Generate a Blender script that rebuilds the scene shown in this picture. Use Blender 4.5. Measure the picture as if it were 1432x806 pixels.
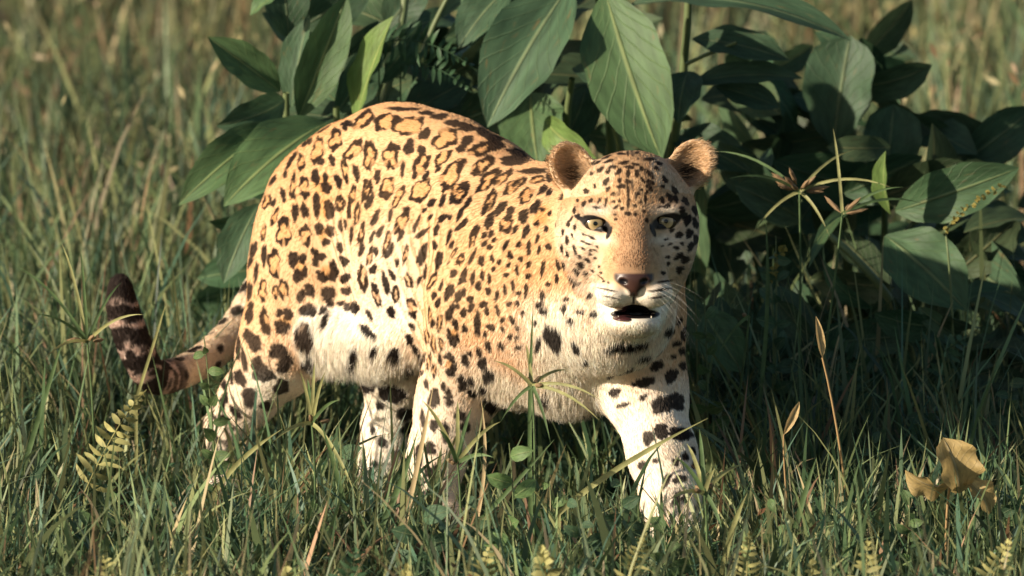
import bpy, bmesh, math, random
import numpy as np
from mathutils import Vector, Matrix

for _o in list(bpy.data.objects):
    bpy.data.objects.remove(_o)
SC = bpy.context.scene
COL = SC.collection
RNG = np.random.default_rng(7)

# ------------------------------------------------------------------ camera
CAM_POS = np.array([0.0, -14.0, 2.3])
PITCH = math.radians(7.6)
FPX = 11750.0                       # focal length in photograph pixels (1432 wide)
PW, PH = 1432.0, 806.0
cam_d = bpy.data.cameras.new('camera')
cam = bpy.data.objects.new('camera', cam_d)
COL.objects.link(cam)
cam.location = CAM_POS
cam.rotation_euler = (math.pi / 2 - PITCH, 0, 0)
cam_d.sensor_width = 36.0
cam_d.lens = 36.0 * FPX / PW
cam_d.clip_start = 0.5
cam_d.clip_end = 400.0
cam_d.dof.use_dof = True
cam_d.dof.focus_distance = 13.93
cam_d.dof.aperture_fstop = 5.6
SC.camera = cam

# ------------------------------------------------------------------ light
SUN_AZ = math.radians(63.0)         # towards the left of the line of sight, on the camera's side
SUN_EL = math.radians(18.0)
sun_dir = Vector((-math.sin(SUN_AZ) * math.cos(SUN_EL), -math.cos(SUN_AZ) * math.cos(SUN_EL), math.sin(SUN_EL)))
sun_d = bpy.data.lights.new('sun', 'SUN')
sun_d.energy = 5.0
sun_d.angle = math.radians(0.55)
sun_d.color = (1.0, 0.86, 0.68)
sun = bpy.data.objects.new('sun', sun_d)
COL.objects.link(sun)
sun.rotation_euler = sun_dir.to_track_quat('Z', 'Y').to_euler()
sun.location = (-6, -6, 8)

world = bpy.data.worlds.new('World')
SC.world = world
world.use_nodes = True
_nt = world.node_tree
_nt.nodes.clear()
_sky = _nt.nodes.new('ShaderNodeTexSky')
_sky.sky_type = 'NISHITA'
_sky.sun_disc = False
_sky.sun_elevation = SUN_EL
_sky.sun_rotation = math.atan2(sun_dir.x, sun_dir.y)
_sky.air_density = 1.0
_sky.dust_density = 1.5
_bg = _nt.nodes.new('ShaderNodeBackground')
_bg.inputs['Strength'].default_value = 0.07
_wo = _nt.nodes.new('ShaderNodeOutputWorld')
_nt.links.new(_sky.outputs[0], _bg.inputs[0])
_nt.links.new(_bg.outputs[0], _wo.inputs[0])

SC.view_settings.view_transform = 'Standard'
SC.view_settings.look = 'None'
SC.view_settings.exposure = 0.55
SC.view_settings.gamma = 1.0
SC.view_settings.use_curve_mapping = False
SC.render.engine = 'CYCLES'
SC.cycles.use_denoising = True
SC.cycles.max_bounces = 6
SC.cycles.diffuse_bounces = 3
SC.cycles.glossy_bounces = 2
SC.cycles.transmission_bounces = 4
SC.cycles.transparent_max_bounces = 6
SC.cycles.caustics_reflective = False
SC.cycles.caustics_refractive = False
SC.render.film_transparent = False

# ------------------------------------------------------------------ pixel <-> place
_fw = np.array([0, math.cos(PITCH), -math.sin(PITCH)])
_rt = np.array([1.0, 0, 0])
_up = np.array([0, math.sin(PITCH), math.cos(PITCH)])

def W(px, py, Y):
    """the point on the vertical plane y = Y seen at photograph pixel (px, py)"""
    d = _fw + _rt * ((px - PW / 2) / FPX) - _up * ((py - PH / 2) / FPX)
    t = (Y - CAM_POS[1]) / d[1]
    return CAM_POS + d * t

def G(px, py, z=0.0):
    """the point at height z seen at photograph pixel (px, py)"""
    d = _fw + _rt * ((px - PW / 2) / FPX) - _up * ((py - PH / 2) / FPX)
    t = (z - CAM_POS[2]) / d[2]
    return CAM_POS + d * t

def to_px(P):
    v = np.asarray(P) - CAM_POS
    dep = v @ _fw
    return PW / 2 + FPX * (v @ _rt) / dep, PH / 2 - FPX * (v @ _up) / dep

# ------------------------------------------------------------------ helpers
def smooth(a, b, x):
    t = np.clip((x - a) / (b - a), 0, 1)
    return t * t * (3 - 2 * t)

def _hash(ix, iy, iz, seed):
    h = (ix.astype(np.int64) * 374761393 + iy.astype(np.int64) * 668265263 + iz.astype(np.int64) * 2147483647 + seed * 1274126177) & 0xffffffff
    h = ((h ^ (h >> 13)) * 1274126177) & 0xffffffff
    h = h ^ (h >> 16)
    return (h & 0xffff) / 65535.0

def vnoise(P, freq, seed=0):
    """value noise 0..1 of points (N,3)"""
    Q = np.asarray(P) * freq
    I = np.floor(Q).astype(np.int64)
    F = Q - I
    F = F * F * (3 - 2 * F)
    out = 0
    for dx in (0, 1):
        wx = F[:, 0] if dx else 1 - F[:, 0]
        for dy in (0, 1):
            wy = F[:, 1] if dy else 1 - F[:, 1]
            for dz in (0, 1):
                wz = F[:, 2] if dz else 1 - F[:, 2]
                out = out + wx * wy * wz * _hash(I[:, 0] + dx, I[:, 1] + dy, I[:, 2] + dz, seed)
    return out

def mesh_from(name, verts, faces_flat, loop_starts=None, nside=None, cols=None, shade=True):
    """fast mesh: verts (N,3), faces as flat index list of polygons with nside corners"""
    me = bpy.data.meshes.new(name)
    verts = np.ascontiguousarray(verts, dtype=np.float32)
    faces_flat = np.ascontiguousarray(faces_flat, dtype=np.int32).ravel()
    nf = len(faces_flat) // nside
    me.vertices.add(len(verts))
    me.vertices.foreach_set('co', verts.ravel())
    me.loops.add(len(faces_flat))
    me.loops.foreach_set('vertex_index', faces_flat)
    me.polygons.add(nf)
    me.polygons.foreach_set('loop_start', np.arange(nf, dtype=np.int32) * nside)
    try:
        me.polygons.foreach_set('loop_total', np.full(nf, nside, dtype=np.int32))
    except Exception:
        pass
    if shade:
        me.polygons.foreach_set('use_smooth', np.ones(nf, dtype=bool))
    if cols is not None:
        at = me.attributes.new('Col', 'FLOAT_COLOR', 'POINT')
        c4 = np.ones((len(verts), 4), dtype=np.float32)
        c4[:, :3] = cols
        at.data.foreach_set('color', c4.ravel())
    me.update()
    me.validate()
    return me

def link(name, me, parent=None, mat=None):
    o = bpy.data.objects.new(name, me)
    COL.objects.link(o)
    if parent is not None:
        o.parent = parent
    if mat is not None:
        me.materials.append(mat)
    return o

def tag(o, label=None, cat=None, group=None, kind=None):
    if label: o['label'] = label
    if cat: o['category'] = cat
    if group: o['group'] = group
    if kind: o['kind'] = kind
    return o

def empty(name, loc):
    o = bpy.data.objects.new(name, None)
    COL.objects.link(o)
    o.location = loc
    o.empty_display_size = 0.05
    return o

def mat_attr(name, rough=0.6, spec=0.3, trans=0.0, noise=None, sheen=0.0):
    """material coloured by the mesh attribute Col, with optional thin-leaf translucency"""
    m = bpy.data.materials.new(name)
    m.use_nodes = True
    nt = m.node_tree
    nt.nodes.clear()
    out = nt.nodes.new('ShaderNodeOutputMaterial')
    at = nt.nodes.new('ShaderNodeAttribute')
    at.attribute_name = 'Col'
    col = at.outputs['Color']
    if noise:
        sc_, amt = noise
        tc = nt.nodes.new('ShaderNodeTexCoord')
        nz = nt.nodes.new('ShaderNodeTexNoise')
        nz.inputs['Scale'].default_value = sc_
        nz.inputs['Detail'].default_value = 3
        nt.links.new(tc.outputs['Object'], nz.inputs['Vector'])
        mr = nt.nodes.new('ShaderNodeMapRange')
        mr.inputs[1].default_value = 0.3; mr.inputs[2].default_value = 0.7
        mr.inputs[3].default_value = 1 - amt; mr.inputs[4].default_value = 1 + amt
        nt.links.new(nz.outputs['Fac'], mr.inputs[0])
        mx = nt.nodes.new('ShaderNodeVectorMath'); mx.operation = 'SCALE'
        nt.links.new(col, mx.inputs[0]); nt.links.new(mr.outputs[0], mx.inputs['Scale'])
        col = mx.outputs[0]
    p = nt.nodes.new('ShaderNodeBsdfPrincipled')
    p.inputs['Roughness'].default_value = rough
    p.inputs['Specular IOR Level'].default_value = spec
    nt.links.new(col, p.inputs['Base Color'])
    sh = p.outputs[0]
    if trans > 0:
        tr = nt.nodes.new('ShaderNodeBsdfTranslucent')
        nt.links.new(col, tr.inputs['Color'])
        mix = nt.nodes.new('ShaderNodeMixShader')
        mix.inputs[0].default_value = trans
        nt.links.new(sh, mix.inputs[1]); nt.links.new(tr.outputs[0], mix.inputs[2])
        sh = mix.outputs[0]
    nt.links.new(sh, out.inputs[0])
    return m

def mat_plain(name, rgb, rough=0.6, spec=0.3):
    m = bpy.data.materials.new(name)
    m.use_nodes = True
    p = m.node_tree.nodes['Principled BSDF']
    p.inputs['Base Color'].default_value = (*rgb, 1)
    p.inputs['Roughness'].default_value = rough
    p.inputs['Specular IOR Level'].default_value = spec
    return m
# ================================================================== LEOPARD: the body surface
# body frame: u along the heading, v to the animal's left, z up
HDG = np.array([0.61, -0.792, 0.0])
LFT = np.array([0.792, 0.61, 0.0])
_org = W(455, 403, 0.58); ORG = np.array([_org[0], 0.58, 0.0])
def B(u, v, z):
    return ORG + HDG * u + LFT * v + np.array([0, 0, z])
HEAD_Y = -0.20
HS = 0.00118                         # metres per photo pixel at the head
HC = W(884, 330, HEAD_Y)
TILT = -PITCH                        # the face is turned straight to the lens
HR = np.array([1.0, 0, 0])
HF = np.array([0, -math.cos(TILT), -math.sin(TILT) ])
HU = np.cross(HR, HF) * -1
HU = HU / np.linalg.norm(HU)
if HU[2] < 0: HU = -HU
def Hd(x, y, z):
    """head point: photo-pixel offsets right, up, forward"""
    return HC + (HR * x + HU * y + HF * z) * HS
HM = np.stack([HR, HU, HF])          # rows: head axes
BM = np.stack([HDG, LFT, np.array([0, 0, 1.0])])

PRIMS = []                           # (kind, data, k, group, fur direction)
def cone(a, b, ra, rb, k=0.03, g='torso', fur=None):
    a = np.asarray(a, float); b = np.asarray(b, float)
    if fur is None:
        fur = b - a
    PRIMS.append(('cone', (a, b, ra, rb), k, g, np.asarray(fur, float)))
def chain(pts, k=0.03, g='torso', fur=None):
    """pts: (point, radius) list"""
    for (a, ra), (b, rb) in zip(pts[:-1], pts[1:]):
        cone(a, b, ra, rb, k, g, fur)
def ell(c, r, M=None, k=0.03, g='torso', fur=(0, 0, -1), sub=False):
    PRIMS.append(('sub' if sub else 'ell', (np.asarray(c, float), np.asarray(r, float), np.eye(3) if M is None else M), k, g, np.asarray(fur, float)))
def rotM(base, ax, deg):
    """rotate the rows of base about its own axis ax"""
    a = math.radians(deg); c, s = math.cos(a), math.sin(a)
    R = np.eye(3)
    i, j = [(1, 2), (2, 0), (0, 1)][ax]
    R[i, i] = c; R[i, j] = s; R[j, i] = -s; R[j, j] = c
    return R @ base

back = -HDG * 0.8 + np.array([0, 0, -0.6])
# --- torso
ell(B(0.045, 0, 0.475), (0.165, 0.122, 0.150), BM, 0.05, 'torso', back)
ell(B(0.19, 0, 0.49), (0.19, 0.122, 0.172), BM, 0.05, 'torso', back)
ell(B(0.36, 0, 0.445), (0.21, 0.145, 0.19), BM, 0.05, 'torso', back)
ell(B(0.56, 0, 0.41), (0.18, 0.158, 0.20), BM, 0.06, 'torso', back)
ell(B(0.66, 0, 0.43), (0.15, 0.15, 0.175), BM, 0.06, 'torso', back)
# spine ridge and withers
chain([(B(0.07, 0, 0.585), 0.045), (B(0.2, 0, 0.612), 0.052), (B(0.29, 0, 0.616), 0.052), (B(0.37, 0, 0.610), 0.052), (B(0.47, 0, 0.585), 0.05), (B(0.64, 0, 0.565), 0.045)], 0.08, 'torso', -HDG)
# neck
chain([(B(0.64, 0, 0.47), 0.135), (Hd(-34, -20, -110), 0.120), (Hd(-16, 5, -50), 0.094)], 0.06, 'neck', np.array([-0.5, 0.5, -0.75]))
chain([(B(0.68, -0.01, 0.375), 0.120), (Hd(-26, -105, -75), 0.090), (Hd(-12, -70, -30), 0.070)], 0.05, 'chest', np.array([0, 0.2, -1]))
# chest between the fore legs
ell(W(812, 498, 0.02), (0.080, 0.082, 0.086), BM, 0.05, 'chest', np.array([0, 0.1, -1]))
# --- right shoulder and fore leg (swept back)
rs = W(672, 375, 0.055)
ell(W(662, 400, 0.085), (0.105, 0.052, 0.155), rotM(BM, 1, -12), 0.03, 'torso', np.array([-0.35, 0.3, -0.8]))
chain([(W(668, 420, 0.09), 0.088), (W(640, 545, 0.14), 0.062), (W(611, 640, 0.12), 0.043), (W(606, 700, 0.10), 0.038)], 0.035, 'rf')
chain([(W(606, 700, 0.10), 0.040), (G(606, 728, 0.03), 0.036)], 0.02, 'rf')
# --- left fore leg (stepping out)
ell(W(893, 430, 0.0), (0.085, 0.06, 0.13), BM, 0.05, 'lf', np.array([0.2, 0, -0.9]))
chain([(W(886, 450, 0.0), 0.082), (W(901, 545, -0.03), 0.066), (W(926, 635, -0.10), 0.051), (W(941, 700, -0.14), 0.047), (W(950, 728, -0.155), 0.047)], 0.035, 'lf')
# --- right hind leg
ell(W(422, 372, 0.49), (0.130, 0.060, 0.16), rotM(BM, 1, 18), 0.03, 'rh', np.array([-0.3, 0.3, -0.9]))
chain([(W(420, 390, 0.50), 0.088), (W(398, 485, 0.475), 0.074), (W(345, 560, 0.53), 0.044), (W(318, 598, 0.56), 0.034), (W(311, 665, 0.54), 0.031), (W(312, 690, 0.53), 0.034)], 0.035, 'rh')
# --- left hind leg (stepping under the belly)
chain([(W(520, 400, 0.60), 0.10), (W(560, 520, 0.40), 0.062), (W(546, 590, 0.44), 0.043), (W(538, 650, 0.44), 0.036), (W(528, 700, 0.42), 0.037)], 0.04, 'lh')
# belly and groin
ell(W(520, 472, 0.35), (0.11, 0.07, 0.045), BM, 0.05, 'belly', np.array([-0.3, 0, -1]))
ell(W(470, 465, 0.40), (0.05, 0.06, 0.045), BM, 0.05, 'belly', np.array([-0.3, 0, -1]))
# --- tail
_tp = [(440, 330, 0.76, .033), (380, 385, 0.80, .030), (335, 455, 0.74, .027), (290, 500, 0.64, .025), (245, 524, 0.56, .024), (214, 526, 0.52, .024), (194, 497, 0.50, .0245), (180, 460, 0.50, .024), (170, 425, 0.50, .021), (168, 398, 0.50, .014)]
_tp = np.array(_tp)
_tt = np.linspace(0, len(_tp) - 1, 34)
def _cr(t):
    i = min(int(t), len(_tp) - 2); f = t - i
    p0, p1, p2, p3 = (_tp[min(max(i + k, 0), len(_tp) - 1)] for k in (-1, 0, 1, 2))
    return 0.5 * (2 * p1 + (p2 - p0) * f + (2 * p0 - 5 * p1 + 4 * p2 - p3) * f * f + (3 * p1 - p0 - 3 * p2 + p3) * f ** 3)
TAIL = [_cr(t) for t in _tt]
chain([(W(a, b, c), r) for a, b, c, r in TAIL], 0.012, 'tail')
# --- paws: a pad and four toes each
def paw(c, fwd, s=1.0, g='rf'):
    fwd = np.array([fwd[0], fwd[1], 0.0]); fwd /= np.linalg.norm(fwd)
    sd = np.array([fwd[1], -fwd[0], 0])
    M = np.stack([fwd, sd, np.array([0, 0, 1.0])])
    c = np.array([c[0], c[1], 0.0])
    ell(c + np.array([0, 0, .033 * s]), (.055 * s, .043 * s, .033 * s), M, 0.02, g, fwd)
    for i, (a, f) in enumerate(((-.030, .036), (-.011, .050), (.011, .050), (.030, .036))):
        ell(c + fwd * f * s + sd * a * s + np.array([0, 0, .024 * s]), (.025 * s, .0125 * s, .020 * s), M, 0.006, g, fwd)
paw(G(606, 726, 0.03) + HDG * 0.02, HDG, 1.0, 'rf')
paw(W(955, 745, -0.17), (0.35, -1), 1.12, 'lf')
paw(G(314, 690, 0.03), HDG, 0.95, 'rh')
paw(G(524, 712, 0.03), HDG, 0.95, 'lh')
# --- head
fb = lambda x, y, z: HR * x + HU * y + HF * z
ell(Hd(0, 40, -30), (86 * HS, 80 * HS, 88 * HS), HM, 0.03, 'head', fb(0, .6, -.8))
ell(Hd(0, 52, 14), (56 * HS, 52 * HS, 44 * HS), HM, 0.03, 'head', fb(0, .8, -.5))        # forehead
for s in (-1, 1):
    ell(Hd(52 * s, 4, -16), (41 * HS, 54 * HS, 50 * HS), HM, 0.03, 'head', fb(.8 * s, -.3, -.5))      # cheek
    ell(Hd(37 * s, -36, -14), (38 * HS, 46 * HS, 46 * HS), HM, 0.03, 'head', fb(.8 * s, -.6, -.4))     # jowl
    ell(Hd(47 * s, 36, 36), (30 * HS, 11 * HS, 21 * HS), HM, 0.025, 'head', fb(.6 * s, .8, 0))         # brow
    ell(Hd(40 * s, -14, 22), (36 * HS, 30 * HS, 24 * HS), HM, 0.03, 'head', fb(.8 * s, -.2, -.3))      # cheekbone
    ell(Hd(49 * s, 18, 24), (26 * HS, 20 * HS, 20 * HS), HM, 0.02, 'head', fb(.6 * s, .3, 0))          # lids
cone(Hd(0, 40, 34), Hd(1, -40, 80), 30 * HS, 29 * HS, 0.03, 'head', fb(0, .9, -.4))                   # bridge of the nose
ell(Hd(1, -58, 56), (47 * HS, 38 * HS, 46 * HS), HM, 0.025, 'muzzle', fb(0, -.3, -.8))               # muzzle
for s in (-1, 1):
    ell(Hd(26 * s + 1, -78, 70), (28 * HS, 23 * HS, 33 * HS), HM, 0.014, 'muzzle', fb(.8 * s, -.4, -.5)) # whisker pad
ell(Hd(3, -124, 50), (35 * HS, 16 * HS, 38 * HS), HM, 0.012, 'muzzle', fb(0, -.8, -.4))               # chin
ell(Hd(2, -108, 8), (46 * HS, 32 * HS, 50 * HS), HM, 0.02, 'muzzle', fb(0, -.8, -.4))                 # jaw
# nose pad
ell(Hd(1, -62, 99), (24 * HS, 11 * HS, 12 * HS), HM, 0.010, 'nose', fb(0, 0, 1))
ell(Hd(1, -72, 98), (11 * HS, 12 * HS, 11 * HS), HM, 0.008, 'nose', fb(0, 0, 1))
# ears
EARS = []
for s, c, tilt in ((-1, (-84, 95, -38), 26), (1, (83, 99, -38), -32)):
    M = rotM(rotM(HM, 2, tilt), 1, -14 * s)
    EARS.append((np.array(Hd(*c)), M, s))
    ell(Hd(*c), (31 * HS, 39 * HS, 14 * HS), M, 0.018, 'ear', M[1])
# hollows
for (cc, M, s) in EARS:
    ell(cc + (M[2] * 15 + M[1] * 1) * HS, (28 * HS, 35.5 * HS, 20 * HS), M, 0.004, 'ear', M[1], sub=True)
def prim_bbox(p):
    kind, d, k, g, f = p
    if kind == 'cone':
        a, b, ra, rb = d
        lo = np.minimum(a - ra, b - rb); hi = np.maximum(a + ra, b + rb)
    else:
        c, r, M = d
        e = np.sqrt(((M * r[:, None]) ** 2).sum(0))
        lo, hi = c - e, c + e
    return lo - k - 0.012, hi + k + 0.012

def prim_dist(p, P):
    kind, d = p[0], p[1]
    if kind == 'cone':
        a, b, ra, rb = d
        ba = b - a; L2 = ba @ ba
        t = np.clip(((P - a) @ ba) / L2, 0, 1)
        q = P - a - t[:, None] * ba
        return np.sqrt((q * q).sum(1)) - (ra + (rb - ra) * t)
    c, r, M = d
    q = (P - c) @ M.T
    q1 = q / r
    k0 = np.sqrt((q1 * q1).sum(1)); q2 = q1 / r
    k1 = np.sqrt((q2 * q2).sum(1)) + 1e-9
    return k0 * (k0 - 1) / k1

BB = [prim_bbox(p) for p in PRIMS]
def sdf_at(P):
    d = np.full(len(P), 0.2)
    for p, (lo, hi) in zip(PRIMS, BB):
        m = np.nonzero(((P > lo) & (P < hi)).all(1))[0]
        if len(m) == 0: continue
        e = prim_dist(p, P[m]); k = p[2]; c = d[m]
        if p[0] == 'sub':
            h = np.clip(0.5 - 0.5 * (c + e) / k, 0, 1)
            d[m] = c * (1 - h) + (-e) * h + k * h * (1 - h)
        else:
            h = np.clip(0.5 + 0.5 * (c - e) / k, 0, 1)
            d[m] = c * (1 - h) + e * h - k * h * (1 - h)
    return d

def face_z(x, y):
    """how far forward the face surface lies at head offset (x, y)"""
    z = np.arange(150.0, -60.0, -0.5)
    d = sdf_at(np.array([Hd(x, y, k) for k in z]))
    return z[np.argmax(d < 0)]
EYES = []
for s, ex, ey in ((-1, -52, 17), (1, 47, 20)):
    fz = face_z(ex, ey)
    EYES.append((s, ex, ey, fz))
for s, ex, ey, fz in EYES:
    M = rotM(HM, 2, -14 * s)
    ell(Hd(ex, ey, fz), (16.5 * HS, 5.6 * HS, 13 * HS), M, 0.0025, 'head', sub=True)                      # eye opening
    ell(Hd(ex - s * 17, ey - 9, fz), (8 * HS, 3.5 * HS, 5 * HS), rotM(HM, 2, 50 * s), 0.005, 'head', sub=True)  # tear duct
ell(Hd(4, -109, 60), (29 * HS, 3.0 * HS, 46 * HS), HM, 0.006, 'muzzle', sub=True)
ell(Hd(6, -105, 66), (14 * HS, 5.5 * HS, 40 * HS), HM, 0.006, 'muzzle', sub=True)                       # open mouth
ell(Hd(1, -92, 100), (2.0 * HS, 12 * HS, 14 * HS), HM, 0.004, 'muzzle', sub=True)                      # lip cleft
for s in (-1, 1):
    ell(Hd(1 + 15 * s, -64, 112), (6 * HS, 3.5 * HS, 8 * HS), rotM(HM, 2, 25 * s), 0.004, 'nose', sub=True)  # nostril
BB = [prim_bbox(p) for p in PRIMS]

def sdf_grad(P, e=0.0012):
    g = np.empty_like(P)
    for i in range(3):
        o = np.zeros(3); o[i] = e
        g[:, i] = sdf_at(P + o) - sdf_at(P - o)
    return g / (np.linalg.norm(g, axis=1, keepdims=True) + 1e-12)

def axis_pts(lo, hi, flo, fhi, coarse, fine):
    a = np.arange(lo, flo, coarse); b = np.arange(flo, fhi, fine); c = np.arange(fhi, hi + coarse, coarse)
    return np.concatenate([a, b, c])

def build_body():
    lo = np.min([b[0] for b in BB], 0); hi = np.max([b[1] for b in BB], 0)
    hlo = HC - np.array([125, 40, 150]) * HS; hhi = HC + np.array([128, 0, 155]) * HS
    hlo[1] = HC[1] - 140 * HS; hhi[1] = HC[1] + 60 * HS
    ax = [axis_pts(lo[i], hi[i], hlo[i], hhi[i], 0.0085, 0.0042) for i in range(3)]
    n = [len(a) for a in ax]
    D = np.full(n, 0.2, dtype=np.float64)
    for p, (l, h) in zip(PRIMS, BB):
        sl = []
        for i in range(3):
            s0 = np.searchsorted(ax[i], l[i]); s1 = np.searchsorted(ax[i], h[i])
            sl.append(slice(s0, s1))
        gx, gy, gz = np.meshgrid(ax[0][sl[0]], ax[1][sl[1]], ax[2][sl[2]], indexing='ij')
        e = prim_dist(p, np.stack([gx.ravel(), gy.ravel(), gz.ravel()], 1)).reshape(gx.shape)
        c = D[tuple(sl)]; k = p[2]
        if p[0] == 'sub':
            hh = np.clip(0.5 - 0.5 * (c + e) / k, 0, 1)
            D[tuple(sl)] = c * (1 - hh) - e * hh + k * hh * (1 - hh)
        else:
            hh = np.clip(0.5 + 0.5 * (c - e) / k, 0, 1)
            D[tuple(sl)] = c * (1 - hh) + e * hh - k * hh * (1 - hh)
    # surface nets on the rectilinear grid
    ins = D < 0
    acc = np.zeros((n[0] - 1, n[1] - 1, n[2] - 1, 3)); cnt = np.zeros((n[0] - 1, n[1] - 1, n[2] - 1))
    quads = []
    for a in range(3):
        s0 = [slice(None)] * 3; s1 = [slice(None)] * 3
        s0[a] = slice(0, -1); s1[a] = slice(1, None)
        cr = ins[tuple(s0)] != ins[tuple(s1)]
        I = np.argwhere(cr)
        d0 = D[tuple(s0)][cr]; d1 = D[tuple(s1)][cr]
        t = d0 / (d0 - d1)
        Pc = np.stack([ax[j][I[:, j]] for j in range(3)], 1)
        Pc[:, a] += t * (ax[a][I[:, a] + 1] - ax[a][I[:, a]])
        b, c = (a + 1) % 3, (a + 2) % 3
        cells = []
        for ob, oc in ((0, 0), (-1, 0), (-1, -1), (0, -1)):
            J = I.copy(); J[:, b] += ob; J[:, c] += oc
            cells.append(J)
            np.add.at(acc, (J[:, 0], J[:, 1], J[:, 2]), Pc)
            np.add.at(cnt, (J[:, 0], J[:, 1], J[:, 2]), 1)
        flip = d0 < 0
        q = np.stack(cells, 1)
        q[~flip] = q[~flip][:, ::-1]
        quads.append(q)
    used = cnt > 0
    idx = np.full(cnt.shape, -1, dtype=np.int64); idx[used] = np.arange(used.sum())
    V = acc[used] / cnt[used][:, None]
    Q = np.concatenate(quads)
    F = idx[Q[..., 0], Q[..., 1], Q[..., 2]]
    return V, F

def subdivide(V, F):
    e = np.concatenate([F[:, [0, 1]], F[:, [1, 2]], F[:, [2, 3]], F[:, [3, 0]]])
    es = np.sort(e, 1)
    key = es[:, 0] * len(V) + es[:, 1]
    uk, inv = np.unique(key, return_inverse=True)
    em = np.stack([uk // len(V), uk % len(V)], 1)
    EV = (V[em[:, 0]] + V[em[:, 1]]) / 2
    FV = V[F].mean(1)
    nV, nE, nF = len(V), len(EV), len(F)
    inv = inv.reshape(4, nF)
    e0, e1, e2, e3 = (inv[i] + nV for i in range(4))
    c = np.arange(nF) + nV + nE
    NF = np.concatenate([np.stack([F[:, 0], e0, c, e3], 1), np.stack([e0, F[:, 1], e1, c], 1), np.stack([c, e1, F[:, 2], e2], 1), np.stack([e3, c, e2, F[:, 3]], 1)])
    return np.concatenate([V, EV, FV]), NF

def project(V, it=2):
    for _ in range(it):
        V = V - sdf_grad(V) * np.clip(sdf_at(V), -0.004, 0.004)[:, None]
    return V
bodyV, bodyF = build_body()
bodyV = project(bodyV, 2)
bodyV, bodyF = subdivide(bodyV, bodyF)
bodyV = project(bodyV, 1)
bodyN = sdf_grad(bodyV)
# loose skin: soft swellings of muscle over the trunk, folds behind the shoulder and in front of the thigh
def skin_folds(V, N):
    u = (V - ORG) @ HDG; v = (V - ORG) @ LFT; z = V[:, 2]
    trunk = smooth(-.05, .08, u) * smooth(.80, .66, u) * smooth(.10, .2, z)
    head = smooth(-.02, -.08, V[:, 1]) * (z > .33)
    trunk = trunk * (1 - head)
    d = (vnoise(V, 7.5, 61) - .5) * .016 * trunk + (vnoise(V, 16, 62) - .5) * .006 * trunk
    side = smooth(.05, .11, np.abs(v))
    f1 = np.exp(-((u - .47 - .10 * (z - .4)) / .035) ** 2) * smooth(.60, .50, z) * smooth(.20, .28, z)       # behind the shoulder
    f2 = np.exp(-((u - .17 + .25 * (z - .4)) / .035) ** 2) * smooth(.55, .46, z) * smooth(.26, .33, z)       # before the thigh
    d += -.010 * (f1 + f2) * side
    wr = np.sin((u + .35 * (z - .4) + .012 * vnoise(V, 20, 63)) * 2 * np.pi / .026)
    zone = (np.exp(-((u - .47) / .075) ** 2) + .7 * np.exp(-((u - .19) / .06) ** 2)) * smooth(.58, .48, z) * smooth(.22, .30, z) * side
    d += wr * .0022 * zone
    return d
_d = skin_folds(bodyV, bodyN)
bodyV = bodyV + bodyN * _d[:, None]
def mesh_normals(V, F):
    fn = np.cross(V[F[:, 2]] - V[F[:, 0]], V[F[:, 3]] - V[F[:, 1]])
    n = np.zeros_like(V)
    for k in range(4):
        np.add.at(n, F[:, k], fn)
    return n / (np.linalg.norm(n, axis=1, keepdims=True) + 1e-12)
_mn = mesh_normals(bodyV, bodyF)
if (_mn * bodyN).sum() < 0: _mn = -_mn
bodyN = _mn
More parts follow.
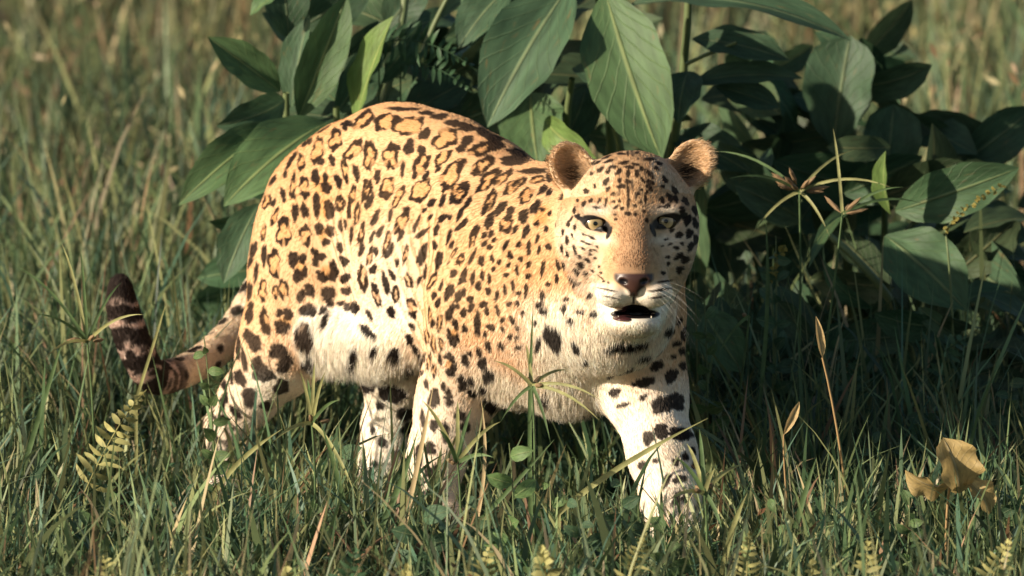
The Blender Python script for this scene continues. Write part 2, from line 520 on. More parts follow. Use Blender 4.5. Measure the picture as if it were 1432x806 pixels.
# ================================================================== LEOPARD: the coat
# every dark mark of the coat: kind (s solid, r rosette ring, o tawny patch), centre, long and short half axis, angle.
# Each block is read in its own enlarged patch: (left, top, enlargement) and is brought back to photograph pixels.
SPOT_BLOCKS = [
('body', 330, 140, 5.375, """
r960,150,90,52,-35 s655,218,50,14,-28 s835,180,40,24,-10 s820,215,20,12,0 s530,312,48,26,-50 r612,380,95,45,-78
s635,457,38,24,90 r748,300,82,50,-85 s722,455,40,22,80 r885,375,100,45,-55 r490,470,58,32,-88 s415,455,70,16,-60
s370,560,28,14,-75 r515,655,80,36,86 s598,578,60,27,90 s672,585,38,20,90 s680,660,40,38,0 r428,650,88,22,-85
r820,530,88,26,84 s768,612,60,22,72 s905,550,62,22,84 r1005,415,120,45,-85 s278,605,40,16,-55 s605,755,52,24,90
s695,785,30,30,0 r785,765,50,32,-90 r876,715,75,25,-82 r985,690,80,26,-68 s355,715,50,20,80 o640,640,100,70,90"""),
('body', 500, 140, 5.375, """
s340,68,110,12,2 s520,98,60,14,5 s615,125,70,20,0 s720,175,55,25,10 s825,205,60,28,10 s990,265,90,35,25
r215,165,100,58,-28 r385,195,115,68,-22 s505,255,58,28,-42 r660,290,100,72,-15 s825,305,50,28,-25 s775,368,32,24,-20
r930,370,95,52,-15 s1040,345,60,35,-5 r945,495,95,48,-45 r985,600,110,45,-40 r640,435,75,42,-48 s605,522,28,14,-50
r705,565,145,55,-58 r765,695,95,55,-55 s388,352,65,32,-65 s480,378,35,28,-30 r475,490,110,50,-60 r250,425,110,52,-88
s290,355,35,22,30 s340,520,55,16,-85 s150,575,50,22,-80 r225,660,85,52,-65 s205,712,45,22,10 r75,660,60,40,-80
s95,760,60,20,-65 r475,680,110,58,-62 s512,575,42,18,-65 s455,755,22,18,-30 r310,725,90,30,-60 s560,775,35,20,-60
s640,760,45,18,-70 r1000,740,75,30,-60"""),
('body', 320, 270, 5.375, """
r285,65,60,28,-75 s335,75,35,12,-65 r345,180,70,22,-65 s485,22,25,18,90 s575,10,35,20,0 s500,145,58,26,88 s570,135,60,24,78
s660,95,82,26,88 s758,130,75,30,85 o710,110,110,55,90 r838,85,60,35,88 r412,295,105,58,-88 r575,320,75,45,88
s678,270,48,28,80 s760,290,45,30,60 s730,370,35,25,10 o715,310,60,50,90 s838,250,50,14,85 s875,235,35,10,85
r340,530,100,50,88 s485,500,65,32,-80 s555,495,40,25,85 s520,625,48,38,60 s570,595,45,20,-75 o540,550,60,40,90
s650,450,40,22,60 s690,480,40,28,10 s650,520,35,24,80 s700,630,50,32,40 s785,590,75,34,85 o740,590,60,50,0 s835,410,45,20,80
s860,510,48,20,55 s875,640,40,20,-55 s880,740,35,26,10 s750,760,60,45,-50 s180,430,65,25,-70 s145,530,50,22,-65
r262,300,75,16,-82 s265,470,80,18,-85 s205,600,80,14,-82 s155,740,70,18,-85 r255,735,78,34,88
r350,745,50,26,88 r410,725,80,34,85 s545,770,45,26,-75 s610,730,60,26,68 s905,110,70,9,-85 r965,150,75,22,-80
r1000,310,80,22,-80 r1010,640,100,34,84 s1000,430,40,14,-75"""),
('body', 480, 270, 5.375, """
s310,15,45,20,0 s190,75,55,16,-70 s180,95,25,22,0 s150,15,30,12,90 s45,145,50,10,90 r105,160,75,22,-82 r135,310,85,22,-80
s138,430,45,18,-75 s62,310,60,8,-85 s240,190,70,20,-68 s275,290,50,18,-65 s215,330,45,12,-65 s355,165,50,12,-75
r440,220,115,38,-68 s475,125,30,18,-30 s435,320,45,18,-60 s565,50,24,16,-50 s660,75,35,20,-40 s550,235,70,14,-65
s610,130,22,12,-40 s590,305,60,18,-40 s655,180,24,14,-60 s745,60,45,18,-75 s815,45,40,18,-85 s860,65,30,20,-20
s745,190,45,20,-45 s700,280,42,20,-70 s800,185,22,16,-30 s930,75,42,14,-60 s880,160,50,12,-70 s880,245,55,14,-50
s1060,130,40,18,-60 r330,370,90,24,-72 r200,480,70,22,-75 s245,440,38,16,80 s225,575,35,24,-60 s355,430,55,18,-72
s325,465,30,16,80 s320,680,80,22,78 s370,620,40,18,60 r395,760,60,30,-85 s595,465,80,32,-70 r470,460,75,20,-80
s405,525,30,14,85 s688,395,35,18,85 s718,505,62,28,-75 s830,605,35,22,-40 r880,500,50,25,-60 s968,485,60,12,-62
r980,330,90,26,-68 s1040,505,35,20,-75 s900,640,60,16,-60 s900,655,25,18,0 s975,640,50,12,-78 s1045,625,30,15,85
s1015,700,32,20,-85 s1060,320,25,16,-60 s1060,385,28,14,-50 r125,600,50,16,-85 s168,690,60,12,-85 s15,520,30,22,0
s18,640,40,26,-40 s25,740,35,28,0 s240,720,45,22,70 r490,660,60,28,80 s615,600,50,10,-80 s570,660,40,10,-70
r670,660,70,25,-60 s735,700,40,12,-70 s800,745,60,26,-70 s860,780,40,20,-70 s905,750,30,12,-80 r820,470,80,12,-60
s795,330,60,8,-70 s815,390,35,12,-65 s680,770,30,14,-75"""),
('body', 640, 180, 5.375, """
s60,5,60,14,5 s75,88,50,26,-15 s30,150,40,26,-20 s250,45,100,28,22 r205,140,95,45,-15 s290,130,50,32,-10 s460,190,95,25,20
s430,240,110,34,2 s570,320,110,18,-4 s690,370,30,30,0 r180,280,100,45,-45 r235,385,115,40,-42 r340,370,100,28,-35
r425,430,98,40,-40 s440,410,50,14,-40 r515,505,75,40,-45 r598,385,55,30,-15 s640,460,45,20,-55 s688,478,35,16,-55 r240,550,110,34,-62
s322,600,60,28,-55 s395,625,45,24,-75 s585,590,60,26,-62 s495,660,50,34,-60 s240,690,70,26,-60 r365,720,70,50,-60
s435,755,30,14,-60 s515,765,40,18,-70 o630,660,90,55,-60 s635,610,25,12,0 s595,715,20,14,-40 s690,640,20,10,-80
s665,755,25,12,-80 r30,250,40,26,-20 r40,440,60,30,-30 s80,560,50,14,-55 s20,640,60,16,-60 s130,770,50,22,-55"""),
('body', 640, 310, 5.375, """
r120,100,75,26,-65 s45,20,45,16,-50 s240,15,35,22,-50 s200,105,30,14,-55 s250,95,35,18,-55 s200,165,28,16,-55 s240,195,25,16,-30
s275,140,22,12,-50 s360,180,50,14,-60 s370,65,40,12,-20 s435,60,35,14,-60 s515,75,55,18,-72 s595,18,24,16,-30 s665,60,18,10,-80
s750,20,30,8,-85 s460,175,26,17,-75 s535,180,30,17,-85 s535,232,25,11,-85 s600,130,32,8,-75 s610,215,32,12,-80 s683,190,26,20,80
s830,20,25,10,90 s880,55,25,8,90 s822,150,45,14,88 s828,248,20,10,60 s880,220,35,10,70 s395,255,35,17,70 s475,285,22,16,60
s535,325,35,13,-70 s640,355,60,12,-75 s755,330,45,8,80 s178,300,38,20,80 s258,278,30,14,80 s312,305,25,8,90 s110,265,60,12,-65
r25,290,50,24,-65 s380,330,22,15,-60 s447,370,38,11,85 s268,358,22,9,-60 s530,412,26,17,-60 s45,390,45,15,-65 s40,437,28,20,20
s110,430,45,12,-80 s185,410,35,16,85 s155,485,32,22,-80 s238,430,38,10,85 s230,525,28,22,85 s365,403,24,15,0 s415,485,45,12,88
s355,515,38,9,85 s458,540,12,8,0 s515,520,48,9,-88 s295,560,40,10,-78 s745,430,35,12,80 s680,475,22,12,0 s635,555,35,16,88
s615,625,28,20,-30 s645,680,30,18,0 s95,585,25,20,0 s100,650,35,16,-75 s45,685,32,22,85 s45,535,35,14,80 s8,565,50,18,-80
s195,625,34,20,-15 s220,675,35,15,88 s385,622,20,20,0 s450,615,15,10,60 s300,670,35,14,75 s488,688,20,13,-60 s815,588,20,12,0
s800,655,30,12,-70 s850,750,28,12,0 s150,745,60,24,88 s410,750,32,14,60 s340,740,14,10,-50 s250,795,30,20,0 s585,765,14,10,0"""),
('body', 280, 400, 5.375, """
s275,85,85,42,-85 s368,50,50,15,-85 s755,80,48,26,-80 s825,40,50,28,70 s960,70,45,44,-30 s975,120,45,22,-80 s920,185,38,22,-70
s935,265,55,20,-65 s1050,135,30,18,-15 s372,205,75,28,-80 s465,240,45,20,85 s490,330,42,26,85 r487,270,100,36,85 s595,205,28,28,0
s660,215,50,30,70 s615,310,50,50,0 o640,260,50,40,0 s810,185,58,46,-20 s395,415,85,48,58 r785,390,92,66,70 s770,390,70,40,70
s585,490,62,52,20 s640,580,72,46,-70 s620,615,50,35,0 s810,570,50,50,20 s840,610,35,40,0 s330,560,85,20,78 s430,585,50,42,30
s470,660,75,58,30 s300,695,70,32,68 s610,760,55,50,20 s250,330,36,30,0 s280,440,100,20,85 s365,790,45,20,10
s235,690,55,14,85 s175,730,40,20,60"""),
('body', 260, 530, 5.375, """
s475,145,68,48,75 s600,205,45,32,30 s375,255,65,24,45 s278,185,60,18,85 s305,140,45,14,85 s285,50,45,20,70 s220,175,45,10,-70
s285,300,42,26,40 s225,310,55,18,60 s350,375,22,16,0 s235,460,42,24,50 s300,490,30,30,0 s200,555,25,20,30 s285,590,40,22,20
s215,680,35,18,0"""),
('body', 430, 400, 5.375, """
s290,42,36,26,10 s250,132,32,18,-20 s335,165,55,42,0 s465,220,45,16,60 s450,345,75,24,45 s345,520,65,18,-75 s500,485,36,20,-50
s655,510,48,32,30 s455,715,80,40,-80 s610,765,62,45,10 s785,780,40,24,60 r520,85,80,26,75 s595,25,40,14,80 r665,60,60,26,85
r785,165,75,40,75 s630,200,46,26,60 s770,400,40,24,50 s785,305,35,14,45 s820,480,50,14,60 s780,610,35,22,30"""),
('body', 570, 400, 5.375, """
s200,75,35,14,-75 s228,130,42,17,-78 s300,55,60,20,-72 r168,230,60,16,85 s190,285,35,14,-80 r240,275,75,20,-88 s320,200,65,28,-68
s375,85,45,16,-78 s420,50,30,12,-75 s375,155,25,10,-80 s530,15,20,18,0 s470,100,25,22,0 s480,160,36,18,-70
s423,205,32,20,85 s670,75,35,9,-70 s675,185,42,14,75 s525,285,82,24,88 s362,290,40,20,80 s315,370,45,18,80
s355,410,45,30,-60 o350,350,40,30,90 s428,322,34,18,85 s605,305,22,14,-20 s640,320,26,14,80 s583,365,24,15,-70 s715,258,14,9,-30
s712,328,26,11,80 s785,255,38,13,60 s770,382,22,13,-80 s825,320,12,7,0 s815,390,12,9,0 r145,380,55,20,85 r195,440,70,20,82
r253,440,45,22,88 s605,455,38,20,70 s700,450,30,18,40 s835,462,12,8,0 r160,570,70,16,-80 s120,545,40,8,-70 s245,550,50,11,85
s300,525,30,22,-30 s335,550,35,18,75 s345,620,45,22,-70 s320,655,35,26,20 o310,590,40,25,90 s540,500,38,18,85 s560,580,40,32,-60
s435,560,45,26,65 s465,508,22,16,60 s608,668,45,38,10 r197,640,55,20,85 s95,660,32,16,-50 s415,720,55,26,65 s480,715,32,22,55
s575,772,26,22,0 s270,760,35,18,80 s140,740,45,15,80 s985,440,45,15,-75"""),
('body', 480, 540, 4.886, """
s620,85,68,34,88 s720,85,55,28,88 s815,15,30,18,0 s880,52,30,24,0 s960,20,20,16,0 s545,230,60,18,85 s620,270,40,28,70
s700,315,65,28,82 s800,205,45,30,60 s830,280,40,28,0 s1000,135,52,42,40 s590,425,45,36,30 s518,470,65,24,85 s615,590,50,48,20
s520,650,40,30,20 s990,290,60,35,-30 s640,770,40,25,0"""),
('lh', 480, 540, 4.886, """
s430,195,60,40,-10 s450,290,50,40,-60 s270,385,34,30,30 s200,305,32,14,90 s370,470,40,25,20 s340,535,22,20,0 s430,540,40,25,80
s250,135,28,24,0 s330,50,85,60,20 s165,10,60,30,0 s260,600,30,22,30 s380,640,30,26,0"""),
('body', 740, 430, 4.479, """
s150,190,85,40,58 s58,230,45,14,-80 s292,255,32,20,70 s352,338,18,15,0 s90,20,25,16,0 s215,10,20,10,0 s262,88,18,12,0
s620,232,130,34,-12 s800,368,45,24,-22 s720,470,68,26,-8 s535,535,38,22,-28 s712,565,28,14,-45 s585,612,35,12,-20 s890,430,45,34,-30
s830,615,60,46,20 s915,590,55,48,0 s830,770,45,34,10 s940,785,60,32,0 s970,170,40,20,-80 s880,150,30,25,0 s925,230,30,16,0
s960,275,25,22,0 s905,310,16,14,0 s965,365,30,22,0 s940,90,30,14,-70 s720,318,45,8,-20 s630,385,25,8,-20 s515,430,30,8,-30
s90,545,35,20,30"""),
('body', 830, 560, 4.24, """
s400,190,40,34,50 s530,205,60,30,-10 s325,225,45,28,-60 s290,385,26,22,0 s490,365,26,20,-60 s545,335,22,20,0 s590,300,24,14,80
s597,390,18,18,0 s430,480,44,20,-65 s510,468,40,22,-15 s490,590,50,20,-60 s550,580,30,25,0 s180,28,40,12,-20 s370,360,20,14,0
s460,720,20,20,0 s690,760,40,30,0 s620,650,30,22,40"""),
('head', 750, 180, 5.373, """
s440,258,45,14,-10 s525,215,38,10,-18 s545,245,40,12,-15 s480,310,35,14,-35 s540,325,20,14,-40 s415,340,16,12,-40 s620,325,30,18,-35
s660,258,40,14,-5 s640,190,40,8,0 s760,180,20,12,0 s690,185,20,10,90 s525,398,34,20,-50 s540,453,22,14,-40 s375,470,24,20,90
s575,490,16,14,0 s440,435,18,10,90 s640,435,34,18,0 s625,390,18,18,0 s690,340,40,14,90 s690,400,25,20,0 s755,340,34,16,70
s745,270,30,12,10 s850,232,45,12,-5 s855,345,42,18,48 s855,405,36,20,35 s850,445,34,18,40 s920,262,30,14,10 s900,300,28,14,30
s965,385,35,18,50 s950,435,18,14,0 s1040,465,34,22,50 s1000,520,40,22,65 s1045,530,36,20,55 s945,540,28,20,90 s820,530,30,14,90
s790,460,14,10,0 s765,495,14,12,0 s830,480,18,14,90 s310,540,14,12,0 s358,565,26,15,-55 s410,540,24,13,-55 s475,540,26,10,-60
s525,550,34,9,-80 s455,595,28,10,5 s285,615,26,13,88 s600,590,20,12,-40 s645,600,18,13,0 s580,550,14,10,0 s625,545,14,12,0
s690,560,50,12,88 s690,470,60,11,88 s590,645,14,10,0 s597,682,14,10,0 s690,640,26,18,0 s745,645,16,14,0 s740,580,14,12,0
s780,555,14,12,0 s805,620,16,14,0 s830,690,20,14,90 s985,585,34,14,-15 s930,590,20,10,0 s1095,615,34,22,65 s1120,545,36,22,60
s1190,615,44,18,65 s1135,685,44,30,-70 s1195,710,46,22,65 s1150,780,30,26,0 s315,650,14,11,0 s290,740,24,11,88 s240,715,28,14,90
s700,290,40,14,0 s560,290,24,12,-30 s790,300,24,14,40 s800,390,26,12,50 s590,290,18,14,-30"""),
('head', 770, 270, 3.839, """
s88,255,24,11,85 s130,305,28,9,75 s90,328,18,8,60 s168,388,22,14,35 s198,360,20,9,40 s145,418,22,11,45 s220,240,22,7,30
s130,190,12,6,80 s95,165,14,6,80 s210,555,20,12,-60 s140,480,24,12,0 s230,650,20,20,0 s105,690,20,12,0 s160,640,20,12,0
s80,572,16,12,0 s72,620,24,10,-70 s690,225,22,18,0 s745,220,26,19,-80 s780,250,30,14,-85 s752,288,28,17,-70 s675,295,16,11,0
s705,270,12,8,0 s688,340,28,15,-40 s720,358,28,17,-40 s690,412,26,15,-50 s730,140,28,22,90 s778,165,26,15,75 s630,345,14,9,0
s632,380,14,9,90 s605,430,14,11,0 s650,200,16,12,0 s305,520,50,5,12 s270,455,25,4,40 s320,560,45,4,12 s285,475,8,6,0
s310,482,7,6,0 s585,522,55,8,-8 s610,475,40,6,-10 s575,560,50,5,-8 s690,680,30,16,-80 s650,600,20,12,-60 s705,600,26,14,80
s225,420,14,6,30 s175,262,20,5,25 s205,275,22,5,20 s175,300,16,5,30 s240,310,14,5,25 s215,330,12,5,30 s160,345,14,6,45 s180,225,16,5,20 s115,230,12,6,70 s110,140,16,7,-60 s65,210,20,7,85 s60,300,22,8,80 s70,390,24,8,70 s110,455,20,9,50 s620,250,14,6,-20 s640,275,14,6,-30 s600,285,10,5,-20 s270,430,9,7,0 s260,395,8,6,0 s215,310,10,7,20 s250,290,10,6,30 s240,350,9,6,0 s190,430,14,7,30"""),
]

SS = 2
def draw_spots():
    rng = np.random.default_rng(11)
    maps = {}
    for cls, x0, y0, sc, txt in SPOT_BLOCKS:
        if cls not in maps:
            maps[cls] = np.zeros((int(PH * SS), int(PW * SS), 2), dtype=np.float32)
        mp = maps[cls]
        for tok in txt.split():
            kind = tok[0]
            cx, cy, a, b, ang = (float(v) for v in tok[1:].split(','))
            cx = x0 + cx / sc; cy = y0 + cy / sc; a /= sc; b /= sc
            ka, kb = (1.0, 1.06) if cls == 'head' else ((1.02, 1.06) if kind == 'r' else (1.08, 1.18))
            a *= ka; b *= kb
            if kind == 's' and cls != 'head': a = max(a, 4.2); b = max(b, 3.0)
            R = max(a, b) * 1.35 + 3
            i0, i1 = max(int((cx - R) * SS), 0), min(int((cx + R) * SS), mp.shape[1])
            j0, j1 = max(int((cy - R) * SS), 0), min(int((cy + R) * SS), mp.shape[0])
            if i1 <= i0 or j1 <= j0: continue
            X, Y = np.meshgrid((np.arange(i0, i1) + .5) / SS - cx, (np.arange(j0, j1) + .5) / SS - cy)
            t = math.radians(ang)
            u = (X * math.cos(t) + Y * math.sin(t)) / a
            v = (-X * math.sin(t) + Y * math.cos(t)) / b
            th = np.arctan2(v, u); rho = np.hypot(u, v)
            ph = rng.uniform(0, 6.28, 4)
            wob = 1 + 0.10 * np.cos(2 * th + ph[0]) + 0.09 * np.cos(3 * th + ph[1]) + 0.08 * np.cos(5 * th + ph[2]) + .05 * np.cos(9 * th + ph[3])
            rho = rho / wob
            gm = math.sqrt(a * b)
            edge = 1.0 / max(b, 2.0)
            if kind == 's':
                dk = 1 - smooth(1 - edge * .6, 1 + edge * .8, rho)
                mp[j0:j1, i0:i1, 0] = np.maximum(mp[j0:j1, i0:i1, 0], dk)
            elif kind == 'o':
                oc = 1 - smooth(0.5, 1.15, rho)
                mp[j0:j1, i0:i1, 1] = np.maximum(mp[j0:j1, i0:i1, 1], oc)
            else:
                wth = min(7.0 / gm * (1 + 0.35 * math.cos(ph[3])), 0.6)
                wl = wth * (0.85 + 0.45 * np.cos(2 * th + ph[1]) * 0.7 + 0.3 * np.cos(3 * th + ph[2]))
                wl = np.clip(wl, 0.05, 0.75)
                band = smooth(1 - wl - edge * .7, 1 - wl + edge * .3, rho) * (1 - smooth(1 - edge * .4, 1 + edge * .7, rho))
                gap = smooth(-1.0, -0.55, np.cos(3 * th + ph[0]) * .65 + np.cos(th + ph[3]) * .6 + .25 * np.cos(7 * th + ph[1]))
                mp[j0:j1, i0:i1, 0] = np.maximum(mp[j0:j1, i0:i1, 0], band * (0.3 + 0.7 * gap))
                oc = 1 - smooth(0.8, 1.0, rho)
                mp[j0:j1, i0:i1, 1] = np.maximum(mp[j0:j1, i0:i1, 1], oc * 0.75)
    return maps
SPOT_MAPS = draw_spots()

GROUPS = ['torso', 'neck', 'chest', 'rf', 'lf', 'rh', 'lh', 'belly', 'tail', 'head', 'muzzle', 'nose', 'ear']
def region_weights(P):
    """soft membership of each group, and a combed fur direction"""
    dm = np.full((len(P), len(GROUPS)), 0.25)
    fd = np.zeros((len(P), 3)); fw = np.full(len(P), 1e-9)
    for p, (lo, hi) in zip(PRIMS, BB):
        if p[0] == 'sub': continue
        m = np.nonzero(((P > lo - 0.03) & (P < hi + 0.03)).all(1))[0]
        if len(m) == 0: continue
        e = prim_dist(p, P[m]); gi = GROUPS.index(p[3])
        dm[m, gi] = np.minimum(dm[m, gi], e)
        w = np.exp(-np.clip(e, -0.05, 1) / 0.018)
        f = p[4] / (np.linalg.norm(p[4]) + 1e-9)
        fd[m] += w[:, None] * f; fw[m] += w
    w = np.exp(-np.clip(dm + 0.02, -0.05, 1) / 0.014)
    return w / w.sum(1, keepdims=True), fd / fw[:, None]

def cell_rosettes(P, size, seed=3):
    """scattered rosettes in space for the sides of the animal that the picture does not show"""
    Q = P / size
    I = np.floor(Q).astype(np.int64)
    best = np.full(len(P), 9.0); rad = np.ones(len(P))
    for dx in (-1, 0, 1):
        for dy in (-1, 0, 1):
            for dz in (-1, 0, 1):
                J = I + np.array([dx, dy, dz])
                c = np.stack([J[:, k] + 0.15 + 0.7 * _hash(J[:, 0], J[:, 1], J[:, 2], seed + k) for k in range(3)], 1)
                d = np.linalg.norm(Q - c, axis=1)
                r = 0.36 + 0.16 * _hash(J[:, 0], J[:, 1], J[:, 2], seed + 5)
                up = d / r < best
                best = np.where(up, d / r, best); rad = np.where(up, r, rad)
    return best + (vnoise(P, 90, seed) - .5) * .35

GOLD = np.array([0.70, 0.455, 0.255]); TAWNY = np.array([0.60, 0.315, 0.115]); WHITE = np.array([0.95, 0.87, 0.75])
DARK = np.array([0.011, 0.006, 0.0055]); BROWN = np.array([0.055, 0.024, 0.014])
def sample_map(mp, px, py):
    x = np.clip(px * SS - .5, 0, mp.shape[1] - 2); y = np.clip(py * SS - .5, 0, mp.shape[0] - 2)
    i = x.astype(int); j = y.astype(int); fx = (x - i)[:, None]; fy = (y - j)[:, None]
    return (mp[j, i] * (1 - fx) + mp[j, i + 1] * fx) * (1 - fy) + (mp[j + 1, i] * (1 - fx) + mp[j + 1, i + 1] * fx) * fy

def coat(P, N, Wt):
    """albedo of the coat at surface points"""
    g = {n: Wt[:, i] for i, n in enumerate(GROUPS)}
    px, py = to_px(P)
    view = CAM_POS - P; view = view / np.linalg.norm(view, axis=1, keepdims=True)
    facing = (N * view).sum(1)
    v = (P - ORG) @ LFT; u = (P - ORG) @ HDG; z = P[:, 2]
    n1 = vnoise(P, 14, 1); n2 = vnoise(P, 45, 2)
    # pale underside: where the skin looks down, inside of the legs, chest, belly
    pale = smooth(-0.15, -0.75, N[:, 2] + (n1 - .5) * .4) * 0.85
    pale = np.maximum(pale, g['belly'] * .95)
    pale = np.maximum(pale, smooth(.08, .75, g['belly'] + (n1 - .5) * .3) * .97)
    pale = np.maximum(pale, np.where(facing > 0, smooth(320, 470, py + (n1 - .5) * 60) * smooth(455, 520, px) * smooth(598, 560, px) * .75, 0))
    pale = np.maximum(pale, g['lh'] * .80)
    front = smooth(0.0, 0.2, facing)
    pale = np.maximum(pale, front * smooth(705, 765, px + (n1 - .5) * 40) * smooth(400, 470, py + (n1 - .5) * 50) * smooth(900, 850, px) * .95)
    pale = np.maximum(pale, front * smooth(418, 478, px + (n1 - .5) * 30) * smooth(605, 560, px) * smooth(425, 505, py + (n1 - .5) * 50 - .15 * np.abs(px - 480)) * .97)
    pale = np.maximum(pale, g['lf'] * smooth(500, 560, py) * .78)
    pale = np.maximum(pale, g['chest'] * smooth(385, 430, py) * smooth(680, 750, px))
    pale = np.maximum(pale, (g['rf'] + g['rh']) * smooth(420, 600, py) * .62)
    pale = np.maximum(pale, smooth(0.36, 0.24, z + (n1 - .5) * .06) * .3 * (g['torso'] + g['neck']))
    # flank: paler band behind the shoulder, lighter in the lower flank
    fl = smooth(0.54, 0.42, z + (n1 - .5) * .05) * smooth(0.52, 0.40, u) * smooth(0.02, 0.14, u) * g['torso']
    pale = np.maximum(pale, fl * .42)
    col = GOLD * (1 - pale[:, None]) + WHITE * pale[:, None]
    # top of the back is redder
    top = smooth(0.45, 0.95, N[:, 2]) * g['torso']
    col = col * (1 - .35 * top[:, None]) + np.array([0.58, 0.30, 0.12]) * .35 * top[:, None]
    # face
    hx = ((P - HC) @ HR) / HS; hy = ((P - HC) @ HU) / HS; hz = ((P - HC) @ HF) / HS
    gh = g['head'] + g['muzzle'] + g['nose'] + g['ear']
    facec = np.tile(np.array([0.58, 0.375, 0.205]), (len(P), 1))
    def blend(mask, c):
        nonlocal facec
        mask = np.clip(mask, 0, 1)[:, None]
        facec = facec * (1 - mask) + np.asarray(c) * mask
    ahx = np.abs(hx + 1)
    blend(smooth(30, 62, ahx) * smooth(50, 0, hy) * .42, WHITE)                     # cheeks
    blend(np.exp(-((ahx - 49) / 20) ** 2 - ((hy - 36) / 8) ** 2) * .7, WHITE)         # above the eyes
    blend(np.exp(-((ahx - 44) / 22) ** 2 - ((hy + 6) / 8) ** 2) * .6, WHITE)          # below the eyes
    blend(smooth(34, 14, ahx) * smooth(-62, -52, hy) * smooth(42, 20, hy) * .9, (0.43, 0.26, 0.145))   # bridge
    blend(smooth(30, 12, ahx) * smooth(-5, -48, hy) * smooth(-70, -56, hy) * .6, (0.30, 0.18, 0.105))
    blend(smooth(-66, -84, hy) * smooth(-70, -60, hz) * .9, WHITE)                   # muzzle and chin
    blend(smooth(18, 30, ahx) * smooth(-60, -72, hy) * .5, WHITE)
    eyeD = np.full(len(P), 9.0)
    for s, ex, ey, fz in EYES:
        a = math.radians(14 * s)
        dx = (hx - ex) * s; dy = hy - ey - dx * 0.25
        e = np.hypot(dx / 21.5, dy / 11)
        eyeD = np.minimum(eyeD, np.where(hz > fz - 45, e, 9))
        # dark line from the inner corner towards the nose, and a short one outwards
        tx = dx + 19; ty = dy + 8
        tl = np.hypot((tx + ty * .35) / 3.8, ty / 12.0)
        eyeD = np.minimum(eyeD, np.where(hz > fz - 40, tl + .15, 9))
        ox = dx - 22; oy = dy - 2
        eyeD = np.minimum(eyeD, np.hypot(ox / 9, (oy - ox * .2) / 4.0) + .1)
    # ears: tufted dark hollows, pale rim
    earD = np.zeros(len(P))
    for cc, M, s in EARS:
        q = ((P - cc) @ M.T) / HS
        inside = np.clip(1.35 * np.exp(-((q[:, 0] + 2 * s) / 13) ** 2 - ((q[:, 1] + 9) / 17) ** 2), 0, 1) * smooth(12, 5, q[:, 2]) * smooth(-15.5, -13, q[:, 2])
        earD = np.maximum(earD, inside * (0.85 if s < 0 else 1.0))
        back_ = smooth(-6, -11, q[:, 2]) * (np.hypot(q[:, 0] / 34, q[:, 1] / 42) < 1.2)
        earD = np.maximum(earD, back_)
        near = (np.hypot(q[:, 0] / 36, q[:, 1] / 45) < 1.1)
        rim = near * smooth(-6, 2, q[:, 2])
        blend(rim * .6, (0.74, 0.58, 0.40))
    # forehead: dark flecks gathered along the middle, and mottling on the bridge
    fl = vnoise(np.stack([hx * 1.0, hy * .55, hz * .0], 1), .22, 41)
    blend(smooth(.62, .78, fl) * smooth(34, 10, ahx) * smooth(28, 45, hy) * .75, DARK + .02)
    fl2 = vnoise(np.stack([hx, hy, hz], 1), .16, 42)
    facec *= (0.86 + .28 * fl2)[:, None]
    ghn = smooth(0.35, 0.6, gh)
    col = col * (1 - ghn[:, None]) + facec * ghn[:, None]
    # marks
    isl = g['lh'] > 0.45; ish = gh > 0.5; ist = g['tail'] > 0.5
    mk = np.zeros((len(P), 2))
    for cls, m in (('head', ish), ('lh', isl & ~ish), ('body', ~ish & ~isl & ~ist)):
        k = np.nonzero(m)[0]
        if len(k): mk[k] = sample_map(SPOT_MAPS[cls], px[k], py[k])
    # chin fluff and throat share the marks of the face and chest
    k = np.nonzero(~ish & (g['chest'] + g['neck'] > .3) & (px > 770) & (px < 840))[0]
    if len(k): mk[k] = np.maximum(mk[k], sample_map(SPOT_MAPS['head'], px[k], py[k]))
    legs = g['rf'] + g['lf'] + g['rh'] + g['lh']
    need = np.nonzero((facing < 0.18) | (z < .11) | ist)[0]
    b1, b2, b3 = (np.full(len(P), 5.0) for _ in range(3))
    for bb, size, seed in ((b1, .062, 3), (b2, .038, 8), (b3, .021, 15)):
        bb[need] = cell_rosettes(P[need], size, seed)
    ring = smooth(.55, .68, b1) * smooth(1.0, .9, b1)
    gen = np.where(gh > .5, smooth(.8, .6, b3), np.where((legs > .5) | (z < .33), smooth(.9, .75, b2), ring))
    geno = np.where((gh < .5) & (legs < .5) & (z >= .33), smooth(.75, .6, b1), 0)
    vis = smooth(0.02, 0.16, facing)
    dark = mk[:, 0] * vis + gen * (1 - vis)
    och = mk[:, 1] * vis + geno * (1 - vis)
    lowp = smooth(0.10, 0.07, z)                                  # small marks on the paws
    dark = np.maximum(dark * (1 - lowp), lowp * smooth(.75, .55, b3))
    # tail bands
    if ist.any():
        k = np.nonzero(ist)[0]
        T = np.array([W(a, b, c) for a, b, c, r in TAIL])
        d2 = ((P[k][:, None, :] - T[None]) ** 2).sum(2)
        j = d2.argmin(1)
        j0 = np.clip(j, 0, len(T) - 2)
        seg = T[j0 + 1] - T[j0]
        t = j0 + np.clip(((P[k] - T[j0]) * seg).sum(1) / (seg * seg).sum(1), 0, 1)
        arc = np.concatenate([[0], np.cumsum(np.linalg.norm(np.diff(T, axis=0), axis=1))])
        al = np.interp(t, np.arange(len(T)), arc)
        wv = al + (n2[k] - .5) * .022 + (n1[k] - .5) * .02
        side = (P[k] - T[j]) @ np.array([-.8, -.5, .2]) / 0.03     # sunlit side painted into the bands: more white towards the sun
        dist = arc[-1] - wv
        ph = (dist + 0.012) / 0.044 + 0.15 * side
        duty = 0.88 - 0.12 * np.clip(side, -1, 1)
        fr = ph - np.floor(ph)
        bd = smooth(0, .08, fr) * smooth(duty, duty - .08, fr)
        ob = smooth(.85, .65, b2[k])
